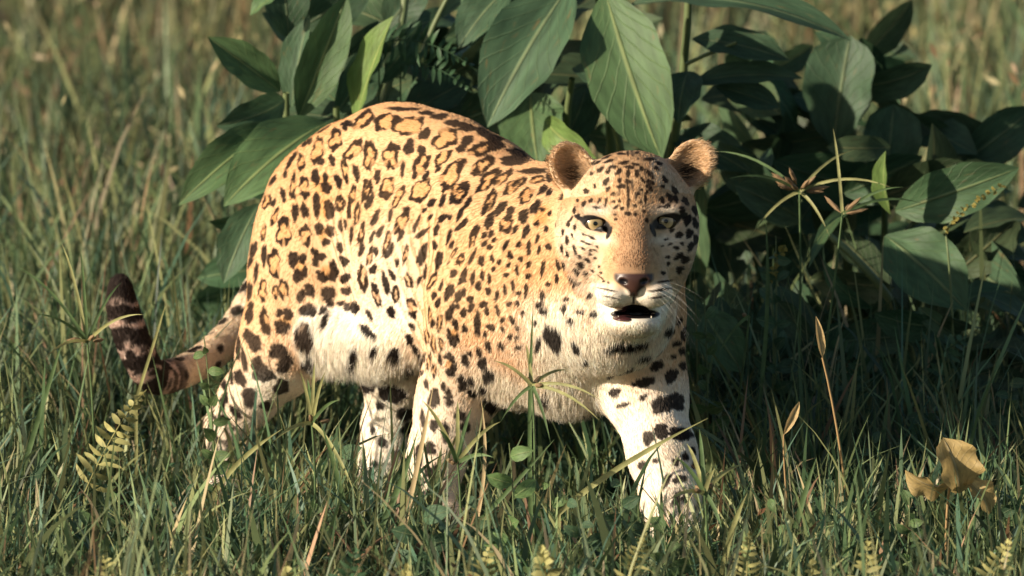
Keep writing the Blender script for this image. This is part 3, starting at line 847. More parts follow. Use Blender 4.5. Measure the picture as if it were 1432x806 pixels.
        wtip = smooth(0.26, 0.20, dist)
        dark[k] = bd * wtip + ob * (1 - wtip)
        dark[k] = np.maximum(dark[k], smooth(0.035, 0.02, dist))
        pk = np.array([.66, .50, .42])
        col[k] = pk * wtip[:, None] + np.array([.88, .74, .58]) * (1 - wtip[:, None])
        och[k] = 0
    n5 = vnoise(P, 6, 71)
    och = np.maximum(och, smooth(.5, .85, n5) * .38 * (1 - pale) * (1 - gh))
    col = col * (1 - .8 * och[:, None]) + TAWNY * .8 * och[:, None]
    bwn = (0.55 * n2 + .12)[:, None] * smooth(.9, .2, np.abs(dark - .5) * 2)[:, None]
    dk = DARK * (1 - .35 * bwn) + BROWN * .35 * bwn
    dark = np.clip(dark, 0, 1) * (0.90 + .1 * n1)
    col = col * (1 - dark[:, None]) + dk * dark[:, None]
    # face features over the spots
    em = smooth(1.12, .88, eyeD)[:, None] * ghn[:, None]
    col = col * (1 - em) + np.array([0.012, 0.009, 0.010]) * em
    er = (earD * ghn * .96)[:, None]
    col = col * (1 - er) + np.array([0.030, 0.018, 0.012]) * er
    # nose leather: a broad top narrowing to the lip
    nw = 26 - 20 * smooth(-60, -80, hy)
    nz = smooth(nw + 1.5, nw - 1.5, np.abs(hx - 1)) * smooth(-51, -55, hy - 0.0) * smooth(-87, -83, hy) * smooth(70, 80, hz)
    col = col * (1 - nz[:, None]) + np.array([0.055, 0.024, 0.018]) * nz[:, None]
    rim = smooth(3.2, 1.2, np.abs(np.abs(hx - 1) - nw)) * smooth(-50, -56, hy) * smooth(-84, -78, hy) * smooth(70, 80, hz)
    nos = np.zeros(len(P))
    for s in (-1, 1):
        nos = np.maximum(nos, smooth(1.2, .8, np.hypot((hx - 1 - 15 * s) / 7, (hy + 64) / 4)) * smooth(80, 86, hz))
    nos = np.maximum(nos, rim * .6)
    nos = np.maximum(nos, smooth(2.4, 1.0, np.abs(hx - 1)) * smooth(-82, -86, hy) * smooth(-100, -96, hy) * smooth(70, 80, hz))
    # lips and the inside of the mouth
    mq = np.minimum(np.sqrt(((hx - 4) / 35) ** 2 + ((hy + 109.5) / 6.8) ** 2 + ((hz - 60) / 50) ** 2), np.sqrt(((hx - 3) / 19) ** 2 + ((hy + 105) / 8.5) ** 2 + ((hz - 66) / 44) ** 2))
    lip = smooth(1.10, 1.0, mq) * (gh > .3)
    nos = np.maximum(nos, lip)
    col = col * (1 - nos[:, None]) + np.array([0.010, 0.007, 0.008]) * nos[:, None]
    nofur = np.clip(nz + nos * smooth(-40, -52, hy) + em[:, 0] * .8, 0, 1)
    return np.clip(col, 0.004, 0.95), nofur
# ================================================================== LEOPARD: assembly
FUR_N = 420000
leopard = empty('leopard', (float(bodyV[:, 0].mean()), float(bodyV[:, 1].mean()), 0.0))
tag(leopard, 'spotted leopard walking through the grass with its face turned ahead and tail curled up', 'leopard')
bpy.context.view_layer.update()
LINV = leopard.matrix_world.inverted()
LOC = np.array(leopard.location)

bW, bDir = region_weights(bodyV)
bCol, bNo = coat(bodyV, bodyN, bW)
fur_skin = mat_attr('leopard_skin', rough=0.85, spec=0.12)
_me = mesh_from('leopard_body', bodyV - LOC, bodyF, nside=4, cols=bCol)
link('body', _me, leopard, fur_skin)

# wet black lips and nose get their shine from a separate gloss attribute
_ga = _me.attributes.new('Gloss', 'FLOAT', 'POINT')
_ga.data.foreach_set('value', bNo.astype(np.float32))
_nt = fur_skin.node_tree
_p = [n for n in _nt.nodes if n.type == 'BSDF_PRINCIPLED'][0]
_an = _nt.nodes.new('ShaderNodeAttribute'); _an.attribute_name = 'Gloss'
_mr = _nt.nodes.new('ShaderNodeMapRange'); _mr.inputs[3].default_value = 0.85; _mr.inputs[4].default_value = 0.38
_nt.links.new(_an.outputs['Fac'], _mr.inputs[0]); _nt.links.new(_mr.outputs[0], _p.inputs['Roughness'])
_mr2 = _nt.nodes.new('ShaderNodeMapRange'); _mr2.inputs[3].default_value = 0.12; _mr2.inputs[4].default_value = 0.45
_nt.links.new(_an.outputs['Fac'], _mr2.inputs[0]); _nt.links.new(_mr2.outputs[0], _p.inputs['Specular IOR Level'])

def make_fur(n):
    rng = np.random.default_rng(5)
    tri = np.concatenate([bodyF[:, [0, 1, 2]], bodyF[:, [0, 2, 3]]])
    A, Bp, C = bodyV[tri[:, 0]], bodyV[tri[:, 1]], bodyV[tri[:, 2]]
    area = np.linalg.norm(np.cross(Bp - A, C - A), axis=1) / 2
    LEN = dict(torso=.0085, neck=.010, chest=.013, rf=.0075, lf=.009, rh=.0075, lh=.011, belly=.014, tail=.011, head=.0070, muzzle=.0055, nose=.0040, ear=.0045)
    DEN = dict(torso=1, neck=1.1, chest=1.2, rf=1, lf=1.1, rh=1, lh=1, belly=1.2, tail=1, head=2.6, muzzle=3.0, nose=2.4, ear=2.4)
    ctr = tri[:, 0]
    den = bW[ctr] @ np.array([DEN[g] for g in GROUPS])
    vw = CAM_POS - bodyV[ctr]; vw /= np.linalg.norm(vw, axis=1, keepdims=True)
    fc = (bodyN[ctr] * vw).sum(1)
    den = den * (0.45 + 0.55 * smooth(-0.5, 0.0, fc))
    pr = area * den; pr /= pr.sum()
    f = rng.choice(len(tri), n, p=pr)
    r1 = np.sqrt(rng.random(n)); r2 = rng.random(n)
    w = np.stack([1 - r1, r1 * (1 - r2), r1 * r2], 1)
    t = tri[f]
    P = (bodyV[t] * w[..., None]).sum(1)
    N = (bodyN[t] * w[..., None]).sum(1); N /= np.linalg.norm(N, axis=1, keepdims=True)
    Wt = (bW[t] * w[..., None]).sum(1); D = (bDir[t] * w[..., None]).sum(1)
    T0 = D - N * (D * N).sum(1, keepdims=True)
    T0 /= np.linalg.norm(T0, axis=1, keepdims=True) + 1e-9
    L0 = Wt @ np.array([LEN[g] for g in GROUPS])
    nof = coat(P, N, Wt)[1]
    col = coat(P + T0 * L0[:, None] * .55, N, Wt)[0]        # the colour belongs to where the hair lies
    keep = rng.random(n) > nof * 1.1
    # eyes and mouth stay free
    hx = ((P - HC) @ HR) / HS; hy = ((P - HC) @ HU) / HS; hz = ((P - HC) @ HF) / HS
    for s, ex, ey, fz in EYES:
        keep &= ~((np.hypot((hx - ex) / 18, (hy - ey) / 7.5) < 1) & (hz > fz - 30))
    keep &= ~((np.sqrt(((hx - 3) / 39) ** 2 + ((hy + 109) / 10) ** 2 + ((hz - 60) / 50) ** 2) < 1.02))
    P, N, Wt, D, col = P[keep], N[keep], Wt[keep], D[keep], col[keep]
    hx, hy, hz = hx[keep], hy[keep], hz[keep]
    n = len(P)
    L = Wt @ np.array([LEN[g] for g in GROUPS])
    px, py = to_px(P)
    # longer jowls and chin, long tufts inside the ears, fringe under the belly
    L += 0.008 * smooth(48, 75, np.abs(hx)) * smooth(-10, -60, hy) * (Wt[:, GROUPS.index('head')] > .4)
    L += 0.009 * smooth(-118, -135, hy) * (Wt[:, GROUPS.index('muzzle')] > .4)
    under = smooth(-0.2, -0.8, N[:, 2]) * (Wt[:, GROUPS.index('torso')] + Wt[:, GROUPS.index('belly')])
    L += 0.009 * under + .016 * smooth(.1, -.6, N[:, 2]) * smooth(.3, .7, Wt[:, GROUPS.index('chest')]) * smooth(520, 560, py)
    L *= smooth(0.0, 0.10, P[:, 2]) * .6 + .4
    inear = np.zeros(n, bool)
    for cc, M, s in EARS:
        q = ((P - cc) @ M.T) / HS
        ins = (np.hypot(q[:, 0] / 30, q[:, 1] / 38) < 1) & (q[:, 2] > -12) & (q[:, 2] < 10)
        inear |= ins
        m = ins & (rng.random(n) < .30)
        D[m] = M[1] * .5 + M[0] * s * .7 + M[2] * .5
        L[m] = .012
        pale = m & (rng.random(n) < .4)
        col[pale] = np.array([.55, .36, .19])
    L *= rng.uniform(.65, 1.25, n)
    # clumps: hairs lean together
    cl = np.stack([vnoise(P, 95, 21), vnoise(P, 95, 22), vnoise(P, 95, 23)], 1) - .5
    c2 = np.stack([vnoise(P, 32, 31), vnoise(P, 32, 32), vnoise(P, 32, 33)], 1) - .5
    D = D / (np.linalg.norm(D, axis=1, keepdims=True) + 1e-9)
    D = D + cl * .5 + c2 * .3 + rng.normal(0, .12, (n, 3))
    T = D - N * (D * N).sum(1, keepdims=True)
    T /= np.linalg.norm(T, axis=1, keepdims=True) + 1e-9
    rise = 0.34 + rng.uniform(-.1, .16, n) + .18 * Wt[:, GROUPS.index('belly')] + .12 * Wt[:, GROUPS.index('tail')]
    rise = np.where(inear, .6, rise)
    droop = np.array([0, 0, -1.0]) * (Wt[:, [GROUPS.index('belly')]] * .5 + Wt[:, [GROUPS.index('chest')]] * .35 + under[:, None] * .4)
    K = 4
    ts = np.linspace(0, 1, K)
    pts = np.empty((n, K, 3))
    for i, s in enumerate(ts):
        lift = (rise * s - .30 * s * s)[:, None]
        pts[:, i] = P - N * .0008 + (T * s + N * lift + droop * s * s) * L[:, None]
    col = col * rng.uniform(.78, 1.24, (n, 1)) * (.88 + .26 * vnoise(P, 150, 51))[:, None]
    hc = bpy.data.hair_curves.new('leopard_fur')
    hc.add_curves([K] * n)
    hc.attributes['position'].data.foreach_set('vector', (pts - LOC).astype(np.float32).ravel())
    rad = hc.attributes.get('radius') or hc.attributes.new('radius', 'FLOAT', 'POINT')
    base = 0.00046 - .00014 * (Wt[:, GROUPS.index('head')] + Wt[:, GROUPS.index('muzzle')])
    rr = base[:, None] * np.array([1.0, .9, .62, .12])[None]
    rad.data.foreach_set('value', rr.astype(np.float32).ravel())
    ca = hc.attributes.new('Col', 'FLOAT_COLOR', 'CURVE')
    c4 = np.ones((n, 4), np.float32); c4[:, :3] = np.clip(col, 0, 1)
    ca.data.foreach_set('color', c4.ravel())
    m = mat_attr('leopard_fur', rough=0.55, spec=0.16, trans=.32)
    hc.materials.append(m)
    o = bpy.data.objects.new('fur', hc)
    COL.objects.link(o); o.parent = leopard
    return o
make_fur(FUR_N)

# --- eyes
def cap(r, ang, squash=1.0, nseg=32, nring=8):
    """spherical cap looking along +z"""
    vs = [(0, 0, r)]
    for i in range(1, nring + 1):
        a = ang * i / nring
        for j in range(nseg):
            t = 2 * math.pi * j / nseg
            vs.append((r * math.sin(a) * math.cos(t), r * math.sin(a) * math.sin(t) * squash, r * math.cos(a)))
    fs = [(0, 1 + j, 1 + (j + 1) % nseg) for j in range(nseg)]
    for i in range(nring - 1):
        for j in range(nseg):
            a = 1 + i * nseg + j; b = 1 + i * nseg + (j + 1) % nseg
            fs.append((a, a + nseg, b + nseg, b))
    me = bpy.data.meshes.new('cap'); me.from_pydata(vs, [], fs)
    me.polygons.foreach_set('use_smooth', [True] * len(fs))
    return me
eye_m = mat_plain('eye_white', (0.045, 0.030, 0.018), .12, .5)
pupil_m = mat_plain('pupil', (0.002, 0.002, 0.002), .08, .5)
iris_m = bpy.data.materials.new('iris'); iris_m.use_nodes = True
_nt = iris_m.node_tree; _p = _nt.nodes['Principled BSDF']
_tc = _nt.nodes.new('ShaderNodeTexCoord'); _ln = _nt.nodes.new('ShaderNodeVectorMath'); _ln.operation = 'LENGTH'
_sp = _nt.nodes.new('ShaderNodeSeparateXYZ'); _cm = _nt.nodes.new('ShaderNodeCombineXYZ')
_nt.links.new(_tc.outputs['Object'], _sp.inputs[0]); _nt.links.new(_sp.outputs[0], _cm.inputs[0]); _nt.links.new(_sp.outputs[1], _cm.inputs[1])
_nt.links.new(_cm.outputs[0], _ln.inputs[0])
_cr_ = _nt.nodes.new('ShaderNodeValToRGB')
_mr = _nt.nodes.new('ShaderNodeMapRange'); _mr.inputs[2].default_value = 14.5 * HS
_nt.links.new(_ln.outputs['Value'], _mr.inputs[0]); _nt.links.new(_mr.outputs[0], _cr_.inputs[0])
_e = _cr_.color_ramp.elements
_e[0].position = .2; _e[0].color = (.22, .17, .07, 1)
_e[1].position = 1; _e[1].color = (.03, .025, .01, 1)
_k = _cr_.color_ramp.elements.new(.55); _k.color = (.50, .375, .20, 1)
_k = _cr_.color_ramp.elements.new(.82); _k.color = (.32, .225, .115, 1)
_nt.links.new(_cr_.outputs[0], _p.inputs['Base Color'])
_p.inputs['Roughness'].default_value = .25
_p.inputs['Coat Weight'].default_value = 1.0; _p.inputs['Coat Roughness'].default_value = .02
for s, ex, ey, fz in EYES:
    R = 20.5 * HS
    c = Hd(ex, ey, fz - 20.5)
    gaze = Vector(CAM_POS - c).normalized()
    q = gaze.to_track_quat('Z', 'Y')
    def put(name, me, parent, m, off=0.0):
        o = link(name, me, None, m)
        o.matrix_world = Matrix.Translation(Vector(c) + gaze * off) @ q.to_matrix().to_4x4()
        bpy.context.view_layer.update()
        mw = o.matrix_world.copy(); o.parent = parent; o.matrix_parent_inverse = parent.matrix_world.inverted(); o.matrix_world = mw
        return o
    ball = put('eye', cap(R, math.pi * .98, nring=20), leopard, eye_m)
    bpy.context.view_layer.update()
    put('iris', cap(R * 1.012, math.asin(10.0 / 20.5)), ball, iris_m)
    put('pupil', cap(R * 1.03, math.asin(2.8 / 20.5)), ball, pupil_m, 0)

# --- tongue and lower teeth
tm = mat_plain('tongue', (0.085, 0.028, 0.030), .3, .5)
toothm = mat_plain('tooth', (0.62, 0.54, 0.42), .3, .5)
def blob(name, c, r, m, parent=leopard):
    bm = bmesh.new(); bmesh.ops.create_uvsphere(bm, u_segments=16, v_segments=10, radius=1)
    for v in bm.verts:
        v.co.x *= r[0]; v.co.y *= r[2]; v.co.z *= r[1]
        if v.co.z > 0: v.co.z *= .75
    me = bpy.data.meshes.new(name); bm.to_mesh(me); bm.free()
    for p in me.polygons: p.use_smooth = True
    o = link(name, me, parent, m); o.location = Vector(c) - leopard.location
    return o
blob('tongue', Hd(-12, -115, 66), (17 * HS, 3.5 * HS, 24 * HS), tm)
for x, h in ((-22, 6), (24, 6)):
    bm = bmesh.new(); bmesh.ops.create_cone(bm, segments=8, radius1=2.4 * HS, radius2=.6 * HS, depth=h * HS * 1.3, cap_ends=True)
    me = bpy.data.meshes.new('tooth'); bm.to_mesh(me); bm.free()
    o = link('tooth', me, leopard, toothm); o.location = Vector(Hd(x + 2, -116, 68)) - leopard.location

# --- whiskers
wm = mat_plain('whisker', (0.75, 0.70, 0.62), .4, .4)
rng = np.random.default_rng(3)
for s in (-1, 1):
    for row in range(4):
        for kk in range(3):
            st = Hd(s * (30 + kk * 7) + 1, -68 - row * 8 + kk * 2, face_z(s * (30 + kk * 7) + 1, -68 - row * 8 + kk * 2) - 2)
            ln = (60 - kk * 6 + rng.uniform(-12, 12)) * HS
            d = HR * s * .9 + HU * (-.12 - .22 * row + rng.normal(0, .08)) + HF * (.15 + rng.normal(0, .1))
            d = d / np.linalg.norm(d)
            pts = [st + d * ln * t + np.array([0, 0, -1.0]) * ln * .28 * t * t * (1 + .5 * row) for t in np.linspace(0, 1, 7)]
            vs, fs = [], []
            for i, p in enumerate(pts):
                r = .00022 * (1 - i / 6.5) + .00004
                for a in range(3):
                    t = a * 2.094
                    vs.append(p - LOC + np.array([0, math.sin(t) * r, math.cos(t) * r]))
            for i in range(6):
                for a in range(3):
                    b = (a + 1) % 3
                    fs.append((i * 3 + a, i * 3 + b, i * 3 + 3 + b, i * 3 + 3 + a))
            link('whisker', mesh_from('whisker', np.array(vs), np.array(fs), nside=4), leopard, wm)
# ================================================================== GROUND
def make_ground():
    xs = np.concatenate([[-150, -60, -25, -10], np.linspace(-4, 4, 60), [10, 25, 60, 150]])
    ys = np.concatenate([[-30, -12, -6], np.linspace(-3, 12, 90), [16, 24, 40, 80, 220]])
    X, Y = np.meshgrid(xs, ys, indexing='ij')
    P = np.stack([X.ravel(), Y.ravel(), np.zeros(X.size)], 1)
    P[:, 2] = -0.012 + (vnoise(P, 2.2, 4) - .5) * .02 + (vnoise(P, 9, 5) - .5) * .012
    near = np.hypot(P[:, 0], P[:, 1]) > 16
    P[near, 2] = -0.012
    nx, ny = X.shape
    i, j = np.meshgrid(np.arange(nx - 1), np.arange(ny - 1), indexing='ij')
    a = (i * ny + j).ravel()
    F = np.stack([a, a + ny, a + ny + 1, a + 1], 1)
    m = bpy.data.materials.new('soil'); m.use_nodes = True
    nt = m.node_tree; p = nt.nodes['Principled BSDF']
    tc = nt.nodes.new('ShaderNodeTexCoord')
    n1 = nt.nodes.new('ShaderNodeTexNoise'); n1.inputs['Scale'].default_value = 3.0; n1.inputs['Detail'].default_value = 8
    nt.links.new(tc.outputs['Object'], n1.inputs['Vector'])
    cr = nt.nodes.new('ShaderNodeValToRGB')
    e = cr.color_ramp.elements
    e[0].position = .35; e[0].color = (.030, .045, .022, 1)
    e[1].position = .68; e[1].color = (.105, .085, .045, 1)
    k = e.new(.52); k.color = (.055, .07, .03, 1)
    nt.links.new(n1.outputs['Fac'], cr.inputs[0]); nt.links.new(cr.outputs[0], p.inputs['Base Color'])
    p.inputs['Roughness'].default_value = .95
    n2 = nt.nodes.new('ShaderNodeTexNoise'); n2.inputs['Scale'].default_value = 40
    nt.links.new(tc.outputs['Object'], n2.inputs['Vector'])
    bp = nt.nodes.new('ShaderNodeBump'); bp.inputs['Strength'].default_value = .6; bp.inputs['Distance'].default_value = .02
    nt.links.new(n2.outputs['Fac'], bp.inputs['Height']); nt.links.new(bp.outputs[0], p.inputs['Normal'])
    o = link('ground', mesh_from('ground', P, F, nside=4), None, m)
    tag(o, 'dark earthy meadow ground under the grass', 'ground', kind='structure')
make_ground()

# ================================================================== GRASS
grass_m = mat_attr('grass_blade', rough=.5, spec=.35, trans=.28)
def blades(root, height, width, lean, azim, bend, col, seg=4, twist=None):
    """many blades in one mesh: arrays of equal length"""
    n = len(root)
    d = np.stack([np.cos(azim), np.sin(azim), np.zeros(n)], 1)          # the way the blade leans
    if twist is None: twist = RNG.uniform(0, 2 * np.pi, n)
    side = np.stack([np.cos(twist), np.sin(twist), np.zeros(n)], 1)
    V = np.empty((n, seg * 2 + 1, 3)); C = np.empty((n, seg * 2 + 1, 3))
    pos = root.copy(); ang = lean.copy(); st = height / seg
    for k in range(seg + 1):
        t = k / seg
        w = width * (1 - t) ** .55 * (.6 + .4 * min(1, t * 5)) / 2
        sh = (.62 + .5 * t)
        if k < seg:
            V[:, 2 * k] = pos - side * w[:, None]; V[:, 2 * k + 1] = pos + side * w[:, None]
            C[:, 2 * k] = C[:, 2 * k + 1] = col
        else:
            V[:, 2 * k] = pos; C[:, 2 * k] = col
        pos = pos + (d * np.sin(ang)[:, None] + np.array([0, 0, 1.0]) * np.cos(ang)[:, None]) * st[:, None]
        ang = ang + bend / seg
    base = (np.arange(n) * (seg * 2 + 1))[:, None]
    tris = []
    for k in range(seg - 1):
        a = 2 * k
        tris += [[a, a + 1, a + 3], [a, a + 3, a + 2]]
    a = 2 * (seg - 1)
    tris += [[a, a + 1, a + 2]]
    T = (base[:, :, None] + np.array(tris)[None]).reshape(-1, 3)
    return V.reshape(-1, 3), T, C.reshape(-1, 3)

GREENS = np.array([[.070, .135, .064], [.105, .172, .076], [.175, .230, .098], [.076, .150, .096], [.270, .295, .130]])
STRAW = np.array([[.44, .36, .20], [.32, .29, .15], [.50, .42, .26], [.26, .15, .08], [.38, .24, .15]])
def blade_colours(n, straw, warm=0.0):
    c = GREENS[RNG.integers(0, len(GREENS), n)] * RNG.uniform(.75, 1.25, (n, 1))
    s = RNG.random(n) < straw
    c[s] = STRAW[RNG.integers(0, len(STRAW), s.sum())] * RNG.uniform(.7, 1.15, (s.sum(), 1))
    return c * (1 - warm) + np.array([.24, .22, .10]) * warm

FOOT = np.array([B(u, v, 0)[:2] for u in np.linspace(-.05, .85, 14) for v in (-.13, -.05, .05, .13)])
def under_leopard(xy, r=.11):
    return (((xy[:, None, :] - FOOT[None]) ** 2).sum(2) < r * r).any(1)

def clumpy(n, x0, x1, y0, y1, nclump, spread):
    c = np.stack([RNG.uniform(x0, x1, nclump), RNG.uniform(y0, y1, nclump)], 1)
    k = RNG.integers(0, nclump, n)
    free = RNG.random(n) < .35
    p = c[k] + RNG.normal(0, spread, (n, 2))
    p[free] = np.stack([RNG.uniform(x0, x1, free.sum()), RNG.uniform(y0, y1, free.sum())], 1)
    return p, k

def field(name, n, x0, x1, y0, y1, hmin, hmax, wmin, wmax, straw, label, seg=4, nclump=200, spread=.06, warm=0, low=None):
    p, k = clumpy(n, x0, x1, y0, y1, nclump, spread)
    # wider with distance, so that the frame and a step to the side stay filled
    h = RNG.uniform(hmin, hmax, n) * RNG.uniform(.55, 1.0, n)
    ck = RNG.uniform(.65, 1.2, nclump)
    h *= ck[k]
    u = under_leopard(p)
    h[u] = np.minimum(h[u], .13 * RNG.uniform(.4, 1, u.sum()))
    if low is not None: h *= low(p)
    root = np.stack([p[:, 0], p[:, 1], np.full(n, -.015)], 1)
    cols = blade_colours(n, straw, warm)
    cb = RNG.uniform(.55, 1.45, nclump); cw = RNG.random(nclump) ** 3 * .8 * min(1, straw * 3)          # each tuft is fresher or drier than the next
    cols = cols * cb[k][:, None]
    cols = cols * (1 - cw[k][:, None]) + np.array([.33, .25, .13]) * cw[k][:, None]
    caz = RNG.uniform(0, 6.28, nclump)
    az = caz[k] + RNG.normal(0, 1.1, n)
    V, T, C = blades(root, h, wmin + (wmax - wmin) * RNG.random(n) ** 1.7, RNG.uniform(0, .42, n), az, RNG.uniform(0, 1.0, n) ** 1.5 * 1.6, cols, seg)
    o = link('grass', mesh_from('grass', V, T, nside=3, cols=C), None, grass_m)
    tag(o, label, 'grass', kind='stuff')
    return o
def low_near(p):
    """short in front of the animal, taller to its flanks and behind"""
    f = smooth(-1.3, .1, p[:, 1]) * .38 + .66
    frontpaw = np.exp(-((p[:, 0] - .25) / .5) ** 2) * smooth(.3, -.2, p[:, 1])
    tailp = np.exp(-((p[:, 0] + .64) / .16) ** 2) * smooth(.6, .45, p[:, 1]) * smooth(-.5, -.1, p[:, 1])
    return f * (1 - .08 * frontpaw) * (1 - .5 * tailp)
field('grass', 18000, -1.6, 1.6, -1.0, .35, .13, .30, .0036, .0165, .08, 'short green grass with straw blades around the paws of the leopard', 5, 330, .04, 0, low_near)
field('grass', 1500, -1.3, 1.3, -2.6, -1.0, .22, .44, .004, .013, .15, 'blurred tall grass tips standing between the lens and the paws', 5, 60, .05, .05)
field('grass', 19000, -2.0, 2.0, .3, 2.3, .20, .46, .0036, .0150, .08, 'taller green grass behind the leopard and around its tail', 5, 300, .05, 0, low_near)
field('grass', 21000, -3.0, 3.0, 2.2, 6.0, .22, .55, .005, .020, .12, 'tall mixed green and dry grass out of focus behind the bush', 4, 260, .08, .04)
field('grass', 23000, -5.0, 5.0, 5.8, 12.5, .25, .75, .007, .028, .24, 'blurred dry meadow grass far behind the bush', 3, 260, .11, .10)
field('grass', 22000, -10, 10, 12.2, 34, .3, .9, .012, .045, .3, 'far meadow grass beyond the blurred dry grass', 3, 260, .2, .14)

field('grass', 1300, -1.3, 1.3, -1.05, .25, .20, .36, .010, .022, .10, 'broad arching grass blades overlapping the paws of the leopard', 6, 200, .05, 0, low_near)
# seed heads and withered leaves standing in the far grass
def seed_heads(n, x0, x1, y0, y1, z0, z1, s0, s1):
    p, k = clumpy(n, x0, x1, y0, y1, n // 14, .09)
    zc = RNG.uniform(z0, z1, n // 14)
    c = np.stack([p[:, 0], p[:, 1], zc[k] + RNG.normal(0, .05, n)], 1)
    cc = np.array([[.42, .33, .19], [.34, .30, .14], [.44, .37, .20], [.30, .20, .11], [.36, .32, .16]])[RNG.integers(0, 5, n // 14)]
    s = RNG.uniform(s0, s1, n)
    V = []
    ax = RNG.normal(0, 1, (n, 3)); ax[:, 2] += 1.2; ax /= np.linalg.norm(ax, axis=1, keepdims=True)
    sd = np.cross(ax, RNG.normal(0, 1, (n, 3))); sd /= np.linalg.norm(sd, axis=1, keepdims=True)
    V = np.stack([c - ax * s[:, None], c + sd * (s * .35)[:, None], c + ax * s[:, None], c - sd * (s * .35)[:, None]], 1).reshape(-1, 3)
    b = (np.arange(n) * 4)[:, None]
    T = np.concatenate([b + np.array([[0, 1, 2]]), b + np.array([[0, 2, 3]])])
    col = cc[k] * RNG.uniform(.7, 1.2, (n, 1))
    return V, T, np.repeat(col, 4, 0)
def seeds(label, *parts):
    V, T, C = [], [], []; off = 0
    for a in parts:
        v, t, c = seed_heads(*a)
        V.append(v); T.append(t + off); C.append(c); off += len(v)
    o = link('seed_heads', mesh_from('seed_heads', np.concatenate(V), np.concatenate(T), nside=3, cols=np.concatenate(C), shade=False), None, grass_m)
    tag(o, label, 'dry grass', kind='stuff')
seeds('tan seed heads and withered leaves in the blurred meadow', (1400, -2.0, 2.0, 2.4, 6, .1, .5, .008, .022), (1900, -3, 3, 5.8, 12.5, .15, .7, .012, .04), (2600, -5, 5, 12, 26, .2, .9, .02, .06))

# small-leaved ground cover between the blades
def ground_cover():
    n = 30000
    p, k = clumpy(n, -1.3, 1.3, -1.6, 1.5, 260, .055)
    z = RNG.uniform(.005, .11, n) * RNG.uniform(.3, 1, n)
    z *= np.where(under_leopard(p), .5, 1)
    c = np.stack([p[:, 0], p[:, 1], z], 1)
    s = RNG.uniform(.007, .021, n)
    az = RNG.uniform(0, 6.28, n); tl = RNG.uniform(-.7, .9, n)
    ax = np.stack([np.cos(az) * np.cos(tl), np.sin(az) * np.cos(tl), np.sin(tl)], 1)
    sd = np.stack([-np.sin(az), np.cos(az), RNG.uniform(-.4, .4, n)], 1)
    sd /= np.linalg.norm(sd, axis=1, keepdims=True)
    nn = np.cross(ax, sd)
    V = np.stack([c, c + (ax * .5 + sd * .42 + nn * .1) * s[:, None], c + (ax * 1.1) * s[:, None], c + (ax * .5 - sd * .42 + nn * .1) * s[:, None]], 1)
    col = np.array([[.06, .12, .055], [.085, .155, .06], [.14, .20, .075], [.09, .16, .085]])[RNG.integers(0, 4, n)] * RNG.uniform(.7, 1.3, (n, 1))
    br = RNG.random(n) < .07
    col[br] = np.array([.16, .08, .04])
    b = (np.arange(n) * 4)[:, None]
    T = np.concatenate([b + np.array([[0, 1, 2]]), b + np.array([[0, 2, 3]])])
    o = link('ground_cover', mesh_from('ground_cover', V.reshape(-1, 3), T, nside=3, cols=np.repeat(col, 4, 0), shade=False), None, grass_m)
    tag(o, 'low small-leaved weeds filling the gaps between the grass', 'weeds', kind='stuff')
ground_cover()
